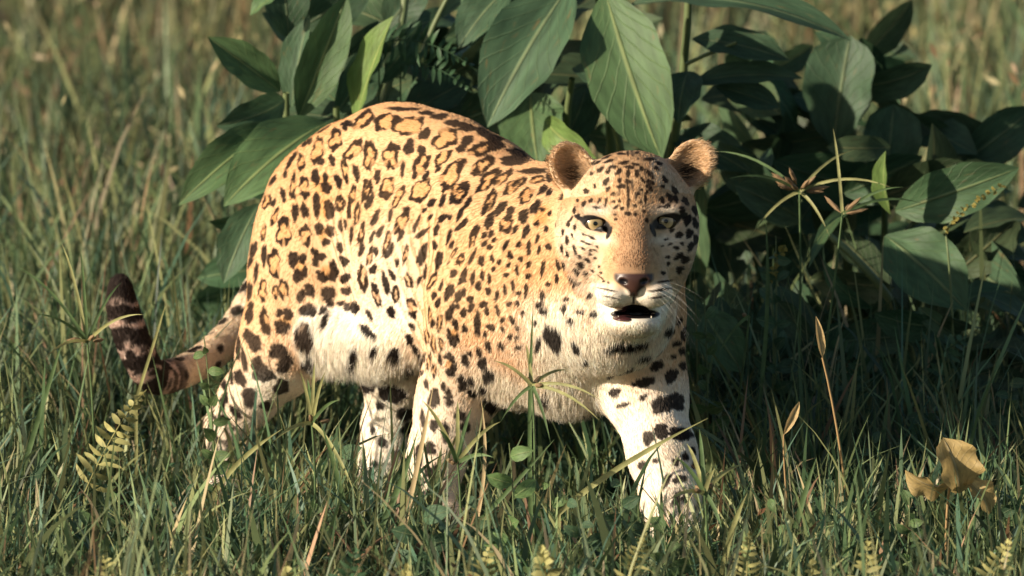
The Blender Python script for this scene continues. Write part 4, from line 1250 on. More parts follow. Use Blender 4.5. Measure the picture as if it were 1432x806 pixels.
# ================================================================== BROAD-LEAVED BUSHES
def leaf_material(name, base, vein, rough=.56, trans=.24):
    m = bpy.data.materials.new(name); m.use_nodes = True
    nt = m.node_tree; nt.nodes.clear()
    out = nt.nodes.new('ShaderNodeOutputMaterial'); p = nt.nodes.new('ShaderNodeBsdfPrincipled')
    at = nt.nodes.new('ShaderNodeAttribute'); at.attribute_name = 'Leaf'          # x across -1..1, y along 0..1
    tint = nt.nodes.new('ShaderNodeAttribute'); tint.attribute_name = 'Col'
    sp = nt.nodes.new('ShaderNodeSeparateXYZ'); nt.links.new(at.outputs['Vector'], sp.inputs[0])
    def math_(op, a, b=None, c=None):
        n = nt.nodes.new('ShaderNodeMath'); n.operation = op
        for i, v in enumerate((a, b, c)):
            if v is None: continue
            if isinstance(v, (int, float)): n.inputs[i].default_value = v
            else: nt.links.new(v, n.inputs[i])
        return n.outputs[0]
    ax = math_('ABSOLUTE', sp.outputs[0])
    wn = nt.nodes.new('ShaderNodeTexNoise'); wn.inputs['Scale'].default_value = 2.5; nt.links.new(at.outputs['Vector'], wn.inputs['Vector'])
    lat = math_('SUBTRACT', math_('ADD', math_('MULTIPLY', sp.outputs[1], 8.0), math_('MULTIPLY', wn.outputs['Fac'], .7)), math_('MULTIPLY', math_('POWER', ax, .8), 3.2))
    fr = math_('ABSOLUTE', math_('SUBTRACT', math_('FRACT', lat), .5))           # 0 at the middle of a cell, .5 on a vein
    mr = nt.nodes.new('ShaderNodeMapRange'); mr.interpolation_type = 'SMOOTHSTEP'
    mr.inputs[1].default_value = .42; mr.inputs[2].default_value = .5
    nt.links.new(fr, mr.inputs[0])
    mid = nt.nodes.new('ShaderNodeMapRange'); mid.interpolation_type = 'SMOOTHSTEP'
    mid.inputs[1].default_value = .07; mid.inputs[2].default_value = .02
    nt.links.new(ax, mid.inputs[0])
    vn = math_('MAXIMUM', math_('MULTIPLY', mr.outputs[0], .26), mid.outputs[0])
    nz = nt.nodes.new('ShaderNodeTexNoise'); nz.inputs['Scale'].default_value = 5; nz.inputs['Detail'].default_value = 5
    nt.links.new(at.outputs['Vector'], nz.inputs['Vector'])
    mix = nt.nodes.new('ShaderNodeMix'); mix.data_type = 'RGBA'
    mix.inputs['A'].default_value = (*base, 1); mix.inputs['B'].default_value = (*vein, 1)
    nt.links.new(vn, mix.inputs['Factor'])
    v1 = nt.nodes.new('ShaderNodeMapRange'); v1.inputs[1].default_value = .3; v1.inputs[2].default_value = .7; v1.inputs[3].default_value = .72; v1.inputs[4].default_value = 1.3
    nt.links.new(nz.outputs['Fac'], v1.inputs[0])
    s1 = nt.nodes.new('ShaderNodeVectorMath'); s1.operation = 'SCALE'
    nt.links.new(mix.outputs['Result'], s1.inputs[0]); nt.links.new(v1.outputs[0], s1.inputs['Scale'])
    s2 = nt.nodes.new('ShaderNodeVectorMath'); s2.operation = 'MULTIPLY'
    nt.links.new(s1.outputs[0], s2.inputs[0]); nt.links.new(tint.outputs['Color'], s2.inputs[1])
    bn = nt.nodes.new('ShaderNodeTexNoise'); bn.inputs['Scale'].default_value = 7; bn.inputs['Detail'].default_value = 4
    oi = nt.nodes.new('ShaderNodeObjectInfo')
    va = nt.nodes.new('ShaderNodeVectorMath'); va.operation = 'ADD'; nt.links.new(at.outputs['Vector'], va.inputs[0])
    cx = nt.nodes.new('ShaderNodeCombineXYZ'); nt.links.new(math_('MULTIPLY', oi.outputs['Random'], 50.0), cx.inputs[2]); nt.links.new(cx.outputs[0], va.inputs[1])
    nt.links.new(va.outputs[0], bn.inputs['Vector']); nt.links.new(va.outputs[0], nz.inputs['Vector'])
    bm_ = nt.nodes.new('ShaderNodeMapRange'); bm_.inputs[1].default_value = .64; bm_.inputs[2].default_value = .74; bm_.inputs[4].default_value = .65
    nt.links.new(bn.outputs['Fac'], bm_.inputs[0])
    mb = nt.nodes.new('ShaderNodeMix'); mb.data_type = 'RGBA'; mb.inputs['B'].default_value = (.17, .13, .055, 1)
    nt.links.new(bm_.outputs[0], mb.inputs['Factor']); nt.links.new(s2.outputs[0], mb.inputs['A'])
    nt.links.new(mb.outputs['Result'], p.inputs['Base Color'])
    p.inputs['Roughness'].default_value = rough; p.inputs['Specular IOR Level'].default_value = .30
    bp = nt.nodes.new('ShaderNodeBump'); bp.inputs['Strength'].default_value = .55; bp.inputs['Distance'].default_value = .006
    hb = math_('SUBTRACT', math_('MULTIPLY', nz.outputs['Fac'], .4), math_('MULTIPLY', vn, .9))
    nt.links.new(hb, bp.inputs['Height']); nt.links.new(bp.outputs[0], p.inputs['Normal'])
    tr = nt.nodes.new('ShaderNodeBsdfTranslucent'); nt.links.new(s2.outputs[0], tr.inputs['Color'])
    ms = nt.nodes.new('ShaderNodeMixShader'); ms.inputs[0].default_value = trans
    nt.links.new(p.outputs[0], ms.inputs[1]); nt.links.new(tr.outputs[0], ms.inputs[2]); nt.links.new(ms.outputs[0], out.inputs[0])
    return m
LEAF = leaf_material('broad_leaf', (.060, .115, .060), (.15, .20, .10))
YOUNG = leaf_material('young_leaf', (.10, .165, .06), (.20, .25, .11), .45, .3)
YELLOW = leaf_material('yellow_leaf', (.50, .33, .10), (.55, .40, .16), .5, .35)
STEM = mat_plain('plant_stem', (.13, .17, .07), .5, .35)
STEM_DRY = mat_plain('dry_stem', (.34, .22, .10), .6, .25)

def leaf_mesh(base, tip, width, roll=0.0, fold=.35, arch=.12, shape=.42, wave=.10, tint=1.0, nu=8, nv=14, ref=None, sharp=1.25, lit=0.0):
    """a blade with real edges: folded along the midrib, arched along its length, wavy at the rim; two skins thick"""
    base = np.asarray(base, float); tip = np.asarray(tip, float)
    ax = tip - base; L = np.linalg.norm(ax); ax /= L
    tocam = (CAM_POS - base) if ref is None else np.asarray(ref, float)
    tocam = tocam / np.linalg.norm(tocam) + lit * np.array(sun_dir)
    tocam = tocam / np.linalg.norm(tocam)
    nrm = tocam - ax * (tocam @ ax); nrm /= np.linalg.norm(nrm)
    sd = np.cross(nrm, ax)
    c, s = math.cos(math.radians(roll)), math.sin(math.radians(roll))
    sd, nrm = sd * c + nrm * s, nrm * c - sd * s
    ph = RNG.uniform(0, 6.28, 3)
    V, LA = [], []
    for j in range(nv + 1):
        t = j / nv
        prof = (math.sin(math.pi * min(t / (2 * shape), .5 if t < shape else 9)) if t < shape else math.cos(math.pi / 2 * ((t - shape) / (1 - shape)) ** (1.25 * sharp)))
        prof = max(prof, 0.0) ** .8 if t < shape else max(prof, 0.0) ** 1.0
        if j == 0: prof = .05
        cen = base + ax * L * t + nrm * arch * L * (4 * t * (1 - t)) * .6 - nrm * arch * L * t * t * .3
        for i in range(nu + 1):
            x = (i / nu) * 2 - 1
            w = width / 2 * prof
            up = abs(x) ** 1.25 * fold * w + wave * w * math.sin(t * 15 + ph[0] + (2 if x > 0 else 0)) * abs(x) ** 2
            V.append(cen + sd * x * w * (1 + .03 * math.sin(t * 23 + ph[1])) + nrm * up)
            LA.append((x, t, 0))
    V = np.array(V); LA = np.array(LA)
    F = []
    for j in range(nv):
        for i in range(nu):
            a = j * (nu + 1) + i
            F.append((a, a + 1, a + nu + 2, a + nu + 1))
    F = np.array(F)
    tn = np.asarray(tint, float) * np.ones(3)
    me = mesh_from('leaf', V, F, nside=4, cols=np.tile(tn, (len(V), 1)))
    at = me.attributes.new('Leaf', 'FLOAT_VECTOR', 'POINT')
    at.data.foreach_set('vector', LA.astype(np.float32).ravel())
    return me

def tube_mesh(name, pts, r0, r1, sides=6):
    pts = [np.asarray(p, float) for p in pts]
    V, F = [], []
    n = len(pts)
    for i, p in enumerate(pts):
        d = pts[min(i + 1, n - 1)] - pts[max(i - 1, 0)]; d /= np.linalg.norm(d) + 1e-9
        a = np.cross(d, (0.3, 1, 0.1)); a /= np.linalg.norm(a); b = np.cross(d, a)
        r = r0 + (r1 - r0) * i / (n - 1)
        for k in range(sides):
            t = 2 * math.pi * k / sides
            V.append(p + (a * math.cos(t) + b * math.sin(t)) * r)
    for i in range(n - 1):
        for k in range(sides):
            k2 = (k + 1) % sides
            F.append((i * sides + k, i * sides + k2, (i + 1) * sides + k2, (i + 1) * sides + k))
    return mesh_from(name, np.array(V), np.array(F), nside=4)

def bez(p, q, r, n=9):
    p, q, r = (np.asarray(a, float) for a in (p, q, r))
    return [p * (1 - t) ** 2 + 2 * q * t * (1 - t) + r * t * t for t in np.linspace(0, 1, n)]

def localise(root):
    """bring the children's coordinates under the root"""
    l = Vector(root.location)
    for o in root.children:
        if o.type == 'MESH' and not o.get('_loc'):
            o.data.transform(Matrix.Translation(-l)); o['_loc'] = 1
    for o in root.children:
        if '_loc' in o: del o['_loc']

def bush(root_px, label, leaves, stems, fill=None, cat='bush', name='broadleaf_bush', group=None):
    g = G(*root_px)
    root = empty(name, g); tag(root, label, cat, group)
    bpy.context.view_layer.update()
    for st in stems:
        pts = [g if p == 'g' else W(*p) for p in st[0]]
        if len(pts) == 3: pts = bez(*pts)
        link('stem', tube_mesh('stem', pts, st[1], st[2], 7), root, STEM)
    for lf in leaves:
        (bx, by, bY), (tx, ty, tY), w = lf[0], lf[1], lf[2]
        kw = dict(lf[3]) if len(lf) > 3 else {}
        mt = kw.pop('mat', LEAF)
        me = leaf_mesh(W(bx, by, bY), W(tx, ty, tY), w * .00128, **kw)
        o = link('leaf', me, root, mt)
    if fill:
        for (x0, x1, y0, y1, Y0, Y1, n, l0, l1) in fill:
            for _ in range(n):
                b = W(RNG.uniform(x0, x1), RNG.uniform(y0, y1), RNG.uniform(Y0, Y1))
                d = np.array([RNG.normal(0, 1), RNG.normal(-.1, .6), RNG.normal(.15, .6)]); d /= np.linalg.norm(d)
                l = RNG.uniform(l0, l1)
                me = leaf_mesh(b, b + d * l, l * RNG.uniform(.38, .52), sharp=RNG.uniform(1.1, 2.2), roll=RNG.uniform(-70, 70), fold=RNG.uniform(.1, .5), arch=RNG.uniform(.0, .25), tint=np.array([1, 1, .9]) * RNG.uniform(.6, 1.15) * np.array([RNG.uniform(.85, 1.3), 1, 1]), nu=6, nv=9)
                link('leaf', me, root, LEAF)
    localise(root)
    return root

# the bush over the animal's rump
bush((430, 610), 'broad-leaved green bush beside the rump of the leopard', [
    ((392, 128, 1.0), (291, 52, .95), 52, dict(roll=25, fold=.55, arch=.06, tint=(1.32, 1.26, 0.98), lit=.9)),  # leaves with lit: the bright tint paints sunlight into their colour
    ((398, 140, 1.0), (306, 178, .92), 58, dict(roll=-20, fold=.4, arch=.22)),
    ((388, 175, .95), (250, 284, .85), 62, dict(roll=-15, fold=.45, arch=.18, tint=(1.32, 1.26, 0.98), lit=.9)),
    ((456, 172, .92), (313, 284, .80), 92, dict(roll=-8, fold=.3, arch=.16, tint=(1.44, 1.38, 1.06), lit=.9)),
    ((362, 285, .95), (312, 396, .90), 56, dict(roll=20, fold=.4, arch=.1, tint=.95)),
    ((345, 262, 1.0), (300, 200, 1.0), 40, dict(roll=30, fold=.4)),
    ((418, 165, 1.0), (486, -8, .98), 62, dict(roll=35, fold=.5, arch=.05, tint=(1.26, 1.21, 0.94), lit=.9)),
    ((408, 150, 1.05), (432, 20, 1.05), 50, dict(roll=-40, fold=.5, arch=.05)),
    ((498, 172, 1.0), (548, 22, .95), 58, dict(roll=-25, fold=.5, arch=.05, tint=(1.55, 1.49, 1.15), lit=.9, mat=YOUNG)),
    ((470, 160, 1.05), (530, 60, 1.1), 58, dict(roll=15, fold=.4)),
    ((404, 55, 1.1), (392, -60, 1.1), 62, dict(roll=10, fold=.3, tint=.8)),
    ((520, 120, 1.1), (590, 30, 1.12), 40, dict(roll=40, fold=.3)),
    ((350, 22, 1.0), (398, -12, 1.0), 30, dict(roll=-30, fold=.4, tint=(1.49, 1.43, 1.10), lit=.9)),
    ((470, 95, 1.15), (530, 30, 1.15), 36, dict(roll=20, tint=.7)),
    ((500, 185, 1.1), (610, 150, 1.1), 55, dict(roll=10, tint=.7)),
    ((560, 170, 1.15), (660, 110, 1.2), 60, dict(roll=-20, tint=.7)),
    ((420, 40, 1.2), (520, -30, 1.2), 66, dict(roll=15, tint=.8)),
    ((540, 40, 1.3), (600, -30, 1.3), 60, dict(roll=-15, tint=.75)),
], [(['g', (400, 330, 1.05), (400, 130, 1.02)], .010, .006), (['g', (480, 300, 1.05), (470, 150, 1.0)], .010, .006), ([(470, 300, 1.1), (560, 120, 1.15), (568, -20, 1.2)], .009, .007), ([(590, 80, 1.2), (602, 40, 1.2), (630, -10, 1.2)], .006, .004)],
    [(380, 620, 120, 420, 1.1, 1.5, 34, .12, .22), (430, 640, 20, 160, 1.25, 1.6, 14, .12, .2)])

# the bush behind head and shoulders
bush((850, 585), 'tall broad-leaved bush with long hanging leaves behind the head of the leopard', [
    ((846, -12, .98), (924, 224, .86), 118, dict(roll=-12, fold=.28, arch=.10, tint=(1.38, 1.32, 1.02), lit=.9, wave=.03)),  # raised tint on the lit leaves: sunshine put into the colour
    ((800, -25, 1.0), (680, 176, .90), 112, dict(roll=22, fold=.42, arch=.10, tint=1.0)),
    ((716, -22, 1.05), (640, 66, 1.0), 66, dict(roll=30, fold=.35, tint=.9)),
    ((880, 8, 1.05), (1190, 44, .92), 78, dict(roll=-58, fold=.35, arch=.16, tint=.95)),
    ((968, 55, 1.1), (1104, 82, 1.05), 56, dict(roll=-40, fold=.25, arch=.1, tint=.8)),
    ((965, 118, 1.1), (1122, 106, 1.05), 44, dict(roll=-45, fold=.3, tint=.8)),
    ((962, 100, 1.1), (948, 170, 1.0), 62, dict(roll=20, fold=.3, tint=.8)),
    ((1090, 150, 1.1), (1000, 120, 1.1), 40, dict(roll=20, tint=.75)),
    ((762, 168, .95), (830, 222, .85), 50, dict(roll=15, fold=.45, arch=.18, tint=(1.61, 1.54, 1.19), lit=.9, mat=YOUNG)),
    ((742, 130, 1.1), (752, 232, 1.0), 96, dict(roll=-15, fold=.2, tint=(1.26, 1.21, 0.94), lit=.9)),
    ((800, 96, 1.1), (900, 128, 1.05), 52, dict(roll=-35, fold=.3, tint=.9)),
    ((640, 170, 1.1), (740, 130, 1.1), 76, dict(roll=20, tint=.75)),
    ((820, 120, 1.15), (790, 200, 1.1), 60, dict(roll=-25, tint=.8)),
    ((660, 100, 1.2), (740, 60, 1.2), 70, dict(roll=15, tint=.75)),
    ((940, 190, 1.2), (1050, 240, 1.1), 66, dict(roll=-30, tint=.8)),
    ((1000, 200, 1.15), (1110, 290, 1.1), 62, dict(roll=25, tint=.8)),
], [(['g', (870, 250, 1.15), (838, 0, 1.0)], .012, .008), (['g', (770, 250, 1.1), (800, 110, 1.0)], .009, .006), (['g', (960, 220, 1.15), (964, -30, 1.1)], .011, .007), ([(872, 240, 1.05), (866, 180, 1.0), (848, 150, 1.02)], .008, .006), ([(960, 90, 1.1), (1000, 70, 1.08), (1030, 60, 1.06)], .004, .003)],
    [(600, 1000, 80, 420, 1.2, 1.6, 46, .12, .24), (640, 960, 10, 130, 1.35, 1.7, 14, .14, .22)])

# the bush to the animal's left
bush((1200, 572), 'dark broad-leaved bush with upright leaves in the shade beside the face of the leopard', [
    ((1166, 208, 1.35), (1188, 50, 1.35), 104, dict(roll=-18, fold=.32, arch=.06, tint=.85, sharp=2.4, shape=.55)),  # low tints paint the bush's shade into the leaf colour
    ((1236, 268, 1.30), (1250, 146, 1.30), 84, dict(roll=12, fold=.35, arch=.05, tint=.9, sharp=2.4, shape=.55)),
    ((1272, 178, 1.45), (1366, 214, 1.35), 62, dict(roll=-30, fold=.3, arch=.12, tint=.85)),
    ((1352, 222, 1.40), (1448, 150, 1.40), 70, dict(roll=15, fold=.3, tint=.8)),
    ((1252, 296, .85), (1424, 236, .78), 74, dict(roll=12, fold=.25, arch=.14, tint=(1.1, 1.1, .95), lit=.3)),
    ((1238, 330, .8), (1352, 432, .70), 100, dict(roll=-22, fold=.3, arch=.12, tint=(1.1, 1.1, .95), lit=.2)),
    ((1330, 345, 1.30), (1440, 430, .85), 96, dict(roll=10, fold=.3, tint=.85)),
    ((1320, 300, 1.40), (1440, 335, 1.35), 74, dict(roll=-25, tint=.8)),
    ((1246, 300, .78), (1236, 212, .74), 32, dict(roll=-20, fold=.6, tint=(1.38, 1.32, 1.02), lit=.9, mat=YOUNG)),  # lit leaves of this bush: sun painted in by a brighter tint
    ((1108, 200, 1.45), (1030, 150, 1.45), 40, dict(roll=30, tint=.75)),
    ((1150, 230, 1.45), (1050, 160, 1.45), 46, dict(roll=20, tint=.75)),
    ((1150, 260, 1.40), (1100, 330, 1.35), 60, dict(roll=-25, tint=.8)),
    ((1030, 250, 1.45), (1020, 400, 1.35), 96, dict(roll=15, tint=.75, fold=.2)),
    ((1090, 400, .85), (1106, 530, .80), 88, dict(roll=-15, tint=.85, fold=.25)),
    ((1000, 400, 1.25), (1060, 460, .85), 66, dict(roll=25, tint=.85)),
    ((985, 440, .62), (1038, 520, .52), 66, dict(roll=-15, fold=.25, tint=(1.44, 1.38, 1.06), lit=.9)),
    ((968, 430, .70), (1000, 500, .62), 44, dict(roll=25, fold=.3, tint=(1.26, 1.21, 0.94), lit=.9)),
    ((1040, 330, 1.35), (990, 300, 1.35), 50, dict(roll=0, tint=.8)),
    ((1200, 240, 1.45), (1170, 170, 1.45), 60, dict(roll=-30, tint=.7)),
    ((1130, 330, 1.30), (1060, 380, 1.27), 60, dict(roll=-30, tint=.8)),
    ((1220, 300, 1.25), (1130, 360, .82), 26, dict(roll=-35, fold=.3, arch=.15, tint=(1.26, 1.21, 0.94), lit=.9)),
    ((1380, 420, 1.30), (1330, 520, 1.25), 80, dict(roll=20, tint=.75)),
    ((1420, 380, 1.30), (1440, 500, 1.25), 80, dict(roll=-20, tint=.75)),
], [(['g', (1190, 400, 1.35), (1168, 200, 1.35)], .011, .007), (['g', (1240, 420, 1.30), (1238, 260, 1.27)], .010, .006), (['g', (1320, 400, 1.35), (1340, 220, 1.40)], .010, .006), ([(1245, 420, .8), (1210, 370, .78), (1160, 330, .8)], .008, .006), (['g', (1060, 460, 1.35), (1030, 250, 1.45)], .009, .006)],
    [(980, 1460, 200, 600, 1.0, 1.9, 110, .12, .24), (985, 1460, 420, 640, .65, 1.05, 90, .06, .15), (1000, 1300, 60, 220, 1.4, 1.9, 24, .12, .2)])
# ================================================================== SINGLE PLANTS
def tinted(rgb):
    """leaf material colours are multiplied by a tint"""
    return np.asarray(rgb)
def strip(pts, w0, w1, up=None):
    """a flat grass blade along a path, creased down its middle"""
    pts = [np.asarray(p, float) for p in pts]; n = len(pts)
    V, F = [], []
    for i, p in enumerate(pts):
        d = pts[min(i + 1, n - 1)] - pts[max(i - 1, 0)]; d /= np.linalg.norm(d) + 1e-9
        v = CAM_POS - p; v = v / np.linalg.norm(v) + (np.zeros(3) if up is None else np.asarray(up))
        s = np.cross(d, v); s /= np.linalg.norm(s) + 1e-9
        nn = np.cross(s, d)
        t = i / (n - 1); w = (w0 + (w1 - w0) * t) * (1 if t < .7 else max(.06, 1 - (t - .7) / .3)) / 2
        V += [p - s * w, p - nn * w * .35, p + s * w]
    for i in range(n - 1):
        a = i * 3
        F += [(a, a + 1, a + 4, a + 3), (a + 1, a + 2, a + 5, a + 4)]
    return np.array(V), np.array(F)

BLADE_G = mat_plain('blade_green', (.12, .19, .075), .45, .35)
BLADE_Y = mat_plain('blade_yellow', (.34, .34, .14), .5, .3)
STRAW_M = mat_plain('straw', (.52, .40, .22), .6, .25)
BROWN_M = mat_plain('spikelet', (.24, .16, .085), .7, .2)
HUSK_M = mat_plain('husk', (.62, .50, .34), .6, .25)
FERN_Y = mat_plain('pale_fern', (.40, .38, .15), .55, .25)
FERN_G = mat_plain('green_fern', (.055, .115, .055), .5, .3)
RED_M = mat_plain('red_stem', (.22, .07, .04), .5, .3)
for _m in (BLADE_G, BLADE_Y, FERN_Y, FERN_G):
    _nt = _m.node_tree; _p = _nt.nodes['Principled BSDF']; _o = _nt.nodes['Material Output']
    _tc = _nt.nodes.new('ShaderNodeTexCoord'); _nz = _nt.nodes.new('ShaderNodeTexNoise'); _nz.inputs['Scale'].default_value = 35
    _hs = _nt.nodes.new('ShaderNodeHueSaturation'); _hs.inputs['Color'].default_value = _p.inputs['Base Color'].default_value
    _mr = _nt.nodes.new('ShaderNodeMapRange'); _mr.inputs[1].default_value = .3; _mr.inputs[2].default_value = .7; _mr.inputs[3].default_value = .65; _mr.inputs[4].default_value = 1.3
    _nt.links.new(_tc.outputs['Object'], _nz.inputs['Vector']); _nt.links.new(_nz.outputs['Fac'], _mr.inputs[0]); _nt.links.new(_mr.outputs[0], _hs.inputs['Value'])
    _nt.links.new(_hs.outputs[0], _p.inputs['Base Color'])
    _t = _nt.nodes.new('ShaderNodeBsdfTranslucent'); _nt.links.new(_hs.outputs[0], _t.inputs['Color'])
    _mx = _nt.nodes.new('ShaderNodeMixShader'); _mx.inputs[0].default_value = .28
    _nt.links.new(_p.outputs[0], _mx.inputs[1]); _nt.links.new(_t.outputs[0], _mx.inputs[2]); _nt.links.new(_mx.outputs[0], _o.inputs[0])

def foot(px, Y):
    """the ground under picture column px at distance Y"""
    p = W(px, 403, Y); return np.array([p[0], Y, -.012])

def sedge(px, Y, top, bracts, label, stem_px=None, spikes=8, width=.006, group=None, spread=.035, mat=None):
    """an umbrella sedge: a thin stalk, long bracts from its top and a cluster of brown spikelets"""
    f = foot(px if stem_px is None else stem_px, Y)
    root = empty('sedge', f); tag(root, label, 'sedge', group); bpy.context.view_layer.update()
    t = W(top[0], top[1], Y)
    link('stem', tube_mesh('stem', bez(f, (f + t) / 2 + np.array([.01, 0, .02]), t), .0026, .0018, 5), root, BLADE_G)
    for bx, by, dy in bracts:
        e = W(bx, by, Y + dy)
        mid = (t + e) / 2 + np.array([0, 0, .22 * np.linalg.norm(e - t)])
        V, F = strip(bez(t, mid, e, 9), width, width * .5)
        link('bract', mesh_from('bract', V, F, nside=4), root, mat or (BLADE_Y if RNG.random() < .55 else BLADE_G))
    for i in range(spikes):
        d = np.array([RNG.normal(0, 1), RNG.normal(0, .6), abs(RNG.normal(.3, .5))]); d /= np.linalg.norm(d)
        a = t + d * spread * RNG.uniform(.15, .5); b = t + d * spread * RNG.uniform(.8, 1.3)
        bm = bmesh.new(); bmesh.ops.create_icosphere(bm, subdivisions=1, radius=1)
        q = Vector(b - a).to_track_quat('Z', 'Y').to_matrix().to_4x4()
        L = np.linalg.norm(b - a)
        bmesh.ops.transform(bm, matrix=Matrix.Translation(Vector((a + b) / 2)) @ q @ Matrix.Diagonal((.0042, .0042, L * .6, 1)), verts=bm.verts)
        me = bpy.data.meshes.new('spikelet'); bm.to_mesh(me); bm.free()
        link('spikelet', me, root, BROWN_M)
    localise(root)
sedge(130, .15, (122, 478), [(20, 372, 0), (85, 338, .05), (112, 345, 0), (200, 440, -.05), (50, 440, -.05), (170, 395, .05), (60, 505, -.1)], 'yellowish sedge with long arching bracts beside the curled tail', spikes=4, spread=.028)
sedge(1115, .45, (1118, 268), [(1195, 210, .05), (1245, 262, -.05), (1000, 212, .05), (1020, 250, -.05), (1160, 330, -.05), (1050, 330, 0)], 'sedge with a brown spikelet head in front of the shaded bush', stem_px=1112, spikes=14, spread=.045)
sedge(1175, .35, (1178, 300), [(1290, 285, .05), (1262, 262, 0), (1130, 358, -.05), (1165, 180, .05)], 'thin sedge with a few bare bracts beside the brown-headed sedge', stem_px=1120, spikes=4)
sedge(744, -.42, (744, 540), [(690, 505, 0), (795, 518, .05), (840, 560, -.05), (838, 588, -.05), (700, 590, 0), (735, 480, .05), (770, 620, -.05)], 'green sedge spreading its bracts in front of the chest of the leopard', spikes=3, width=.0065, spread=.022)
sedge(640, -.45, (640, 648), [(590, 560, 0), (700, 590, 0), (660, 570, .05), (612, 600, -.05), (690, 640, -.05), (640, 560, .1)], 'green sedge with short bracts in front of the straight foreleg', spikes=3, width=.008, spread=.02)
sedge(436, -.3, (436, 592), [(420, 520, 0), (440, 505, .05), (455, 520, 0), (475, 560, -.05), (500, 700, -.1), (380, 620, -.05), (430, 530, .05)], 'straw-coloured sedge tuft in front of the hind legs', spikes=3, width=.007, mat=None, spread=.03)
sedge(985, -.62, (985, 690), [(945, 640, 0), (1000, 655, 0), (1040, 650, .05), (935, 700, -.05), (1010, 740, -.05), (960, 620, .05), (978, 600, .05)], 'straw-coloured sedge head beside the outstretched forepaw', spikes=4, width=.008, spread=.022)
sedge(1050, .28, (1048, 442), [(1002, 500, 0)], 'bare arching stalk between the outstretched foreleg and the bush', stem_px=1005, spikes=1, width=.006, spread=.012)

# single tall blades and straws that cross the animal
def blade_thing(pts, Y, w, label, mat, name='grass_blade', cat='grass blade', extra=None, group=None):
    P = [W(x, y, Y) for x, y in pts]
    f = np.array([P[0][0], Y, -.012])
    root = empty(name, f); tag(root, label, cat, group); bpy.context.view_layer.update()
    n = len(P)
    path = bez(P[0], P[1], P[2], 11) if n == 3 else P
    path = [f] + path if path[0][2] > .03 else path
    V, F = strip(path, w, w * .75)
    link('blade', mesh_from('blade', V, F, nside=4), root, mat)
    localise(root)
    return root
blade_thing([(742, 700), (738, 560), (746, 420)], -.4, .0075, 'upright green stalk crossing the shoulder of the leopard', BLADE_G)
blade_thing([(500, 800), (480, 680), (448, 590)], -.35, .010, 'green blade leaning towards the hind legs', BLADE_G)
blade_thing([(560, 760), (585, 650), (606, 540)], -.4, .009, 'pale straight straw between the hind leg and the straight foreleg', STRAW_M)
blade_thing([(520, 760), (560, 690), (585, 600)], -.42, .011, 'broad green blade in front of the rear paw', BLADE_G)
blade_thing([(655, 770), (690, 660), (672, 555)], -.42, .007, 'pale straw beside the elbow of the straight foreleg', STRAW_M)
blade_thing([(780, 720), (840, 660), (990, 585)], -.5, .010, 'long pale green blade lying across the outstretched foreleg', BLADE_Y)
blade_thing([(640, 760), (700, 700), (775, 615)], -.45, .008, 'green blade slanting below the chest', BLADE_G)
blade_thing([(300, 690), (330, 640), (395, 600)], -.2, .009, 'pale green blade slanting past the near hind paw', BLADE_Y)
blade_thing([(190, 560), (215, 480), (232, 425)], .3, .006, 'pale green blade rising past the curled tail', BLADE_Y)
blade_thing([(1062, 560), (1080, 420), (1070, 300)], .4, .008, 'tall green blade against the shaded bush', BLADE_G)
blade_thing([(1010, 800), (1020, 740), (1045, 690)], -.7, .010, 'straw-green blade standing ahead of the outstretched forepaw', BLADE_Y)
blade_thing([(1100, 790), (1120, 700), (1142, 640)], -.6, .010, 'green blade among the weeds ahead of the forepaw', BLADE_G)
blade_thing([(20, 700), (60, 560), (90, 470)], .1, .010, 'broad green blade near the sedge by the tail', BLADE_G)

# dry straw with a pale husk
root = empty('dry_stalk', foot(1195, -.2)); tag(root, 'dry straw stalk with a pale husk standing in front of the bush', 'dry stalk'); bpy.context.view_layer.update()
_a = foot(1195, -.2); _b = W(1150, 500, -.2)
link('stem', tube_mesh('stem', bez(_a, W(1180, 620, -.2), _b), .0026, .0018, 5), root, STEM_DRY)
link('husk', leaf_mesh(_b, W(1141, 442, -.2), .014, roll=20, fold=.8, arch=.03, shape=.35, nu=4, nv=8, tint=(1.2, 1.3, 2.0)), root, YELLOW)
localise(root)
root = empty('dry_stalk', foot(1110, -.25)); tag(root, 'thin bent stalk topped with one pale bud', 'dry stalk'); bpy.context.view_layer.update()
_a = foot(1112, -.25); _b = W(1096, 608, -.25)
link('stem', tube_mesh('stem', bez(_a, W(1094, 650, -.25), _b), .002, .0014, 5), root, STEM_DRY)
link('bud', leaf_mesh(_b, W(1118, 562, -.25), .014, roll=10, fold=.8, shape=.5, nu=4, nv=8, tint=(1.2, 1.3, 2.0)), root, YELLOW)
localise(root)

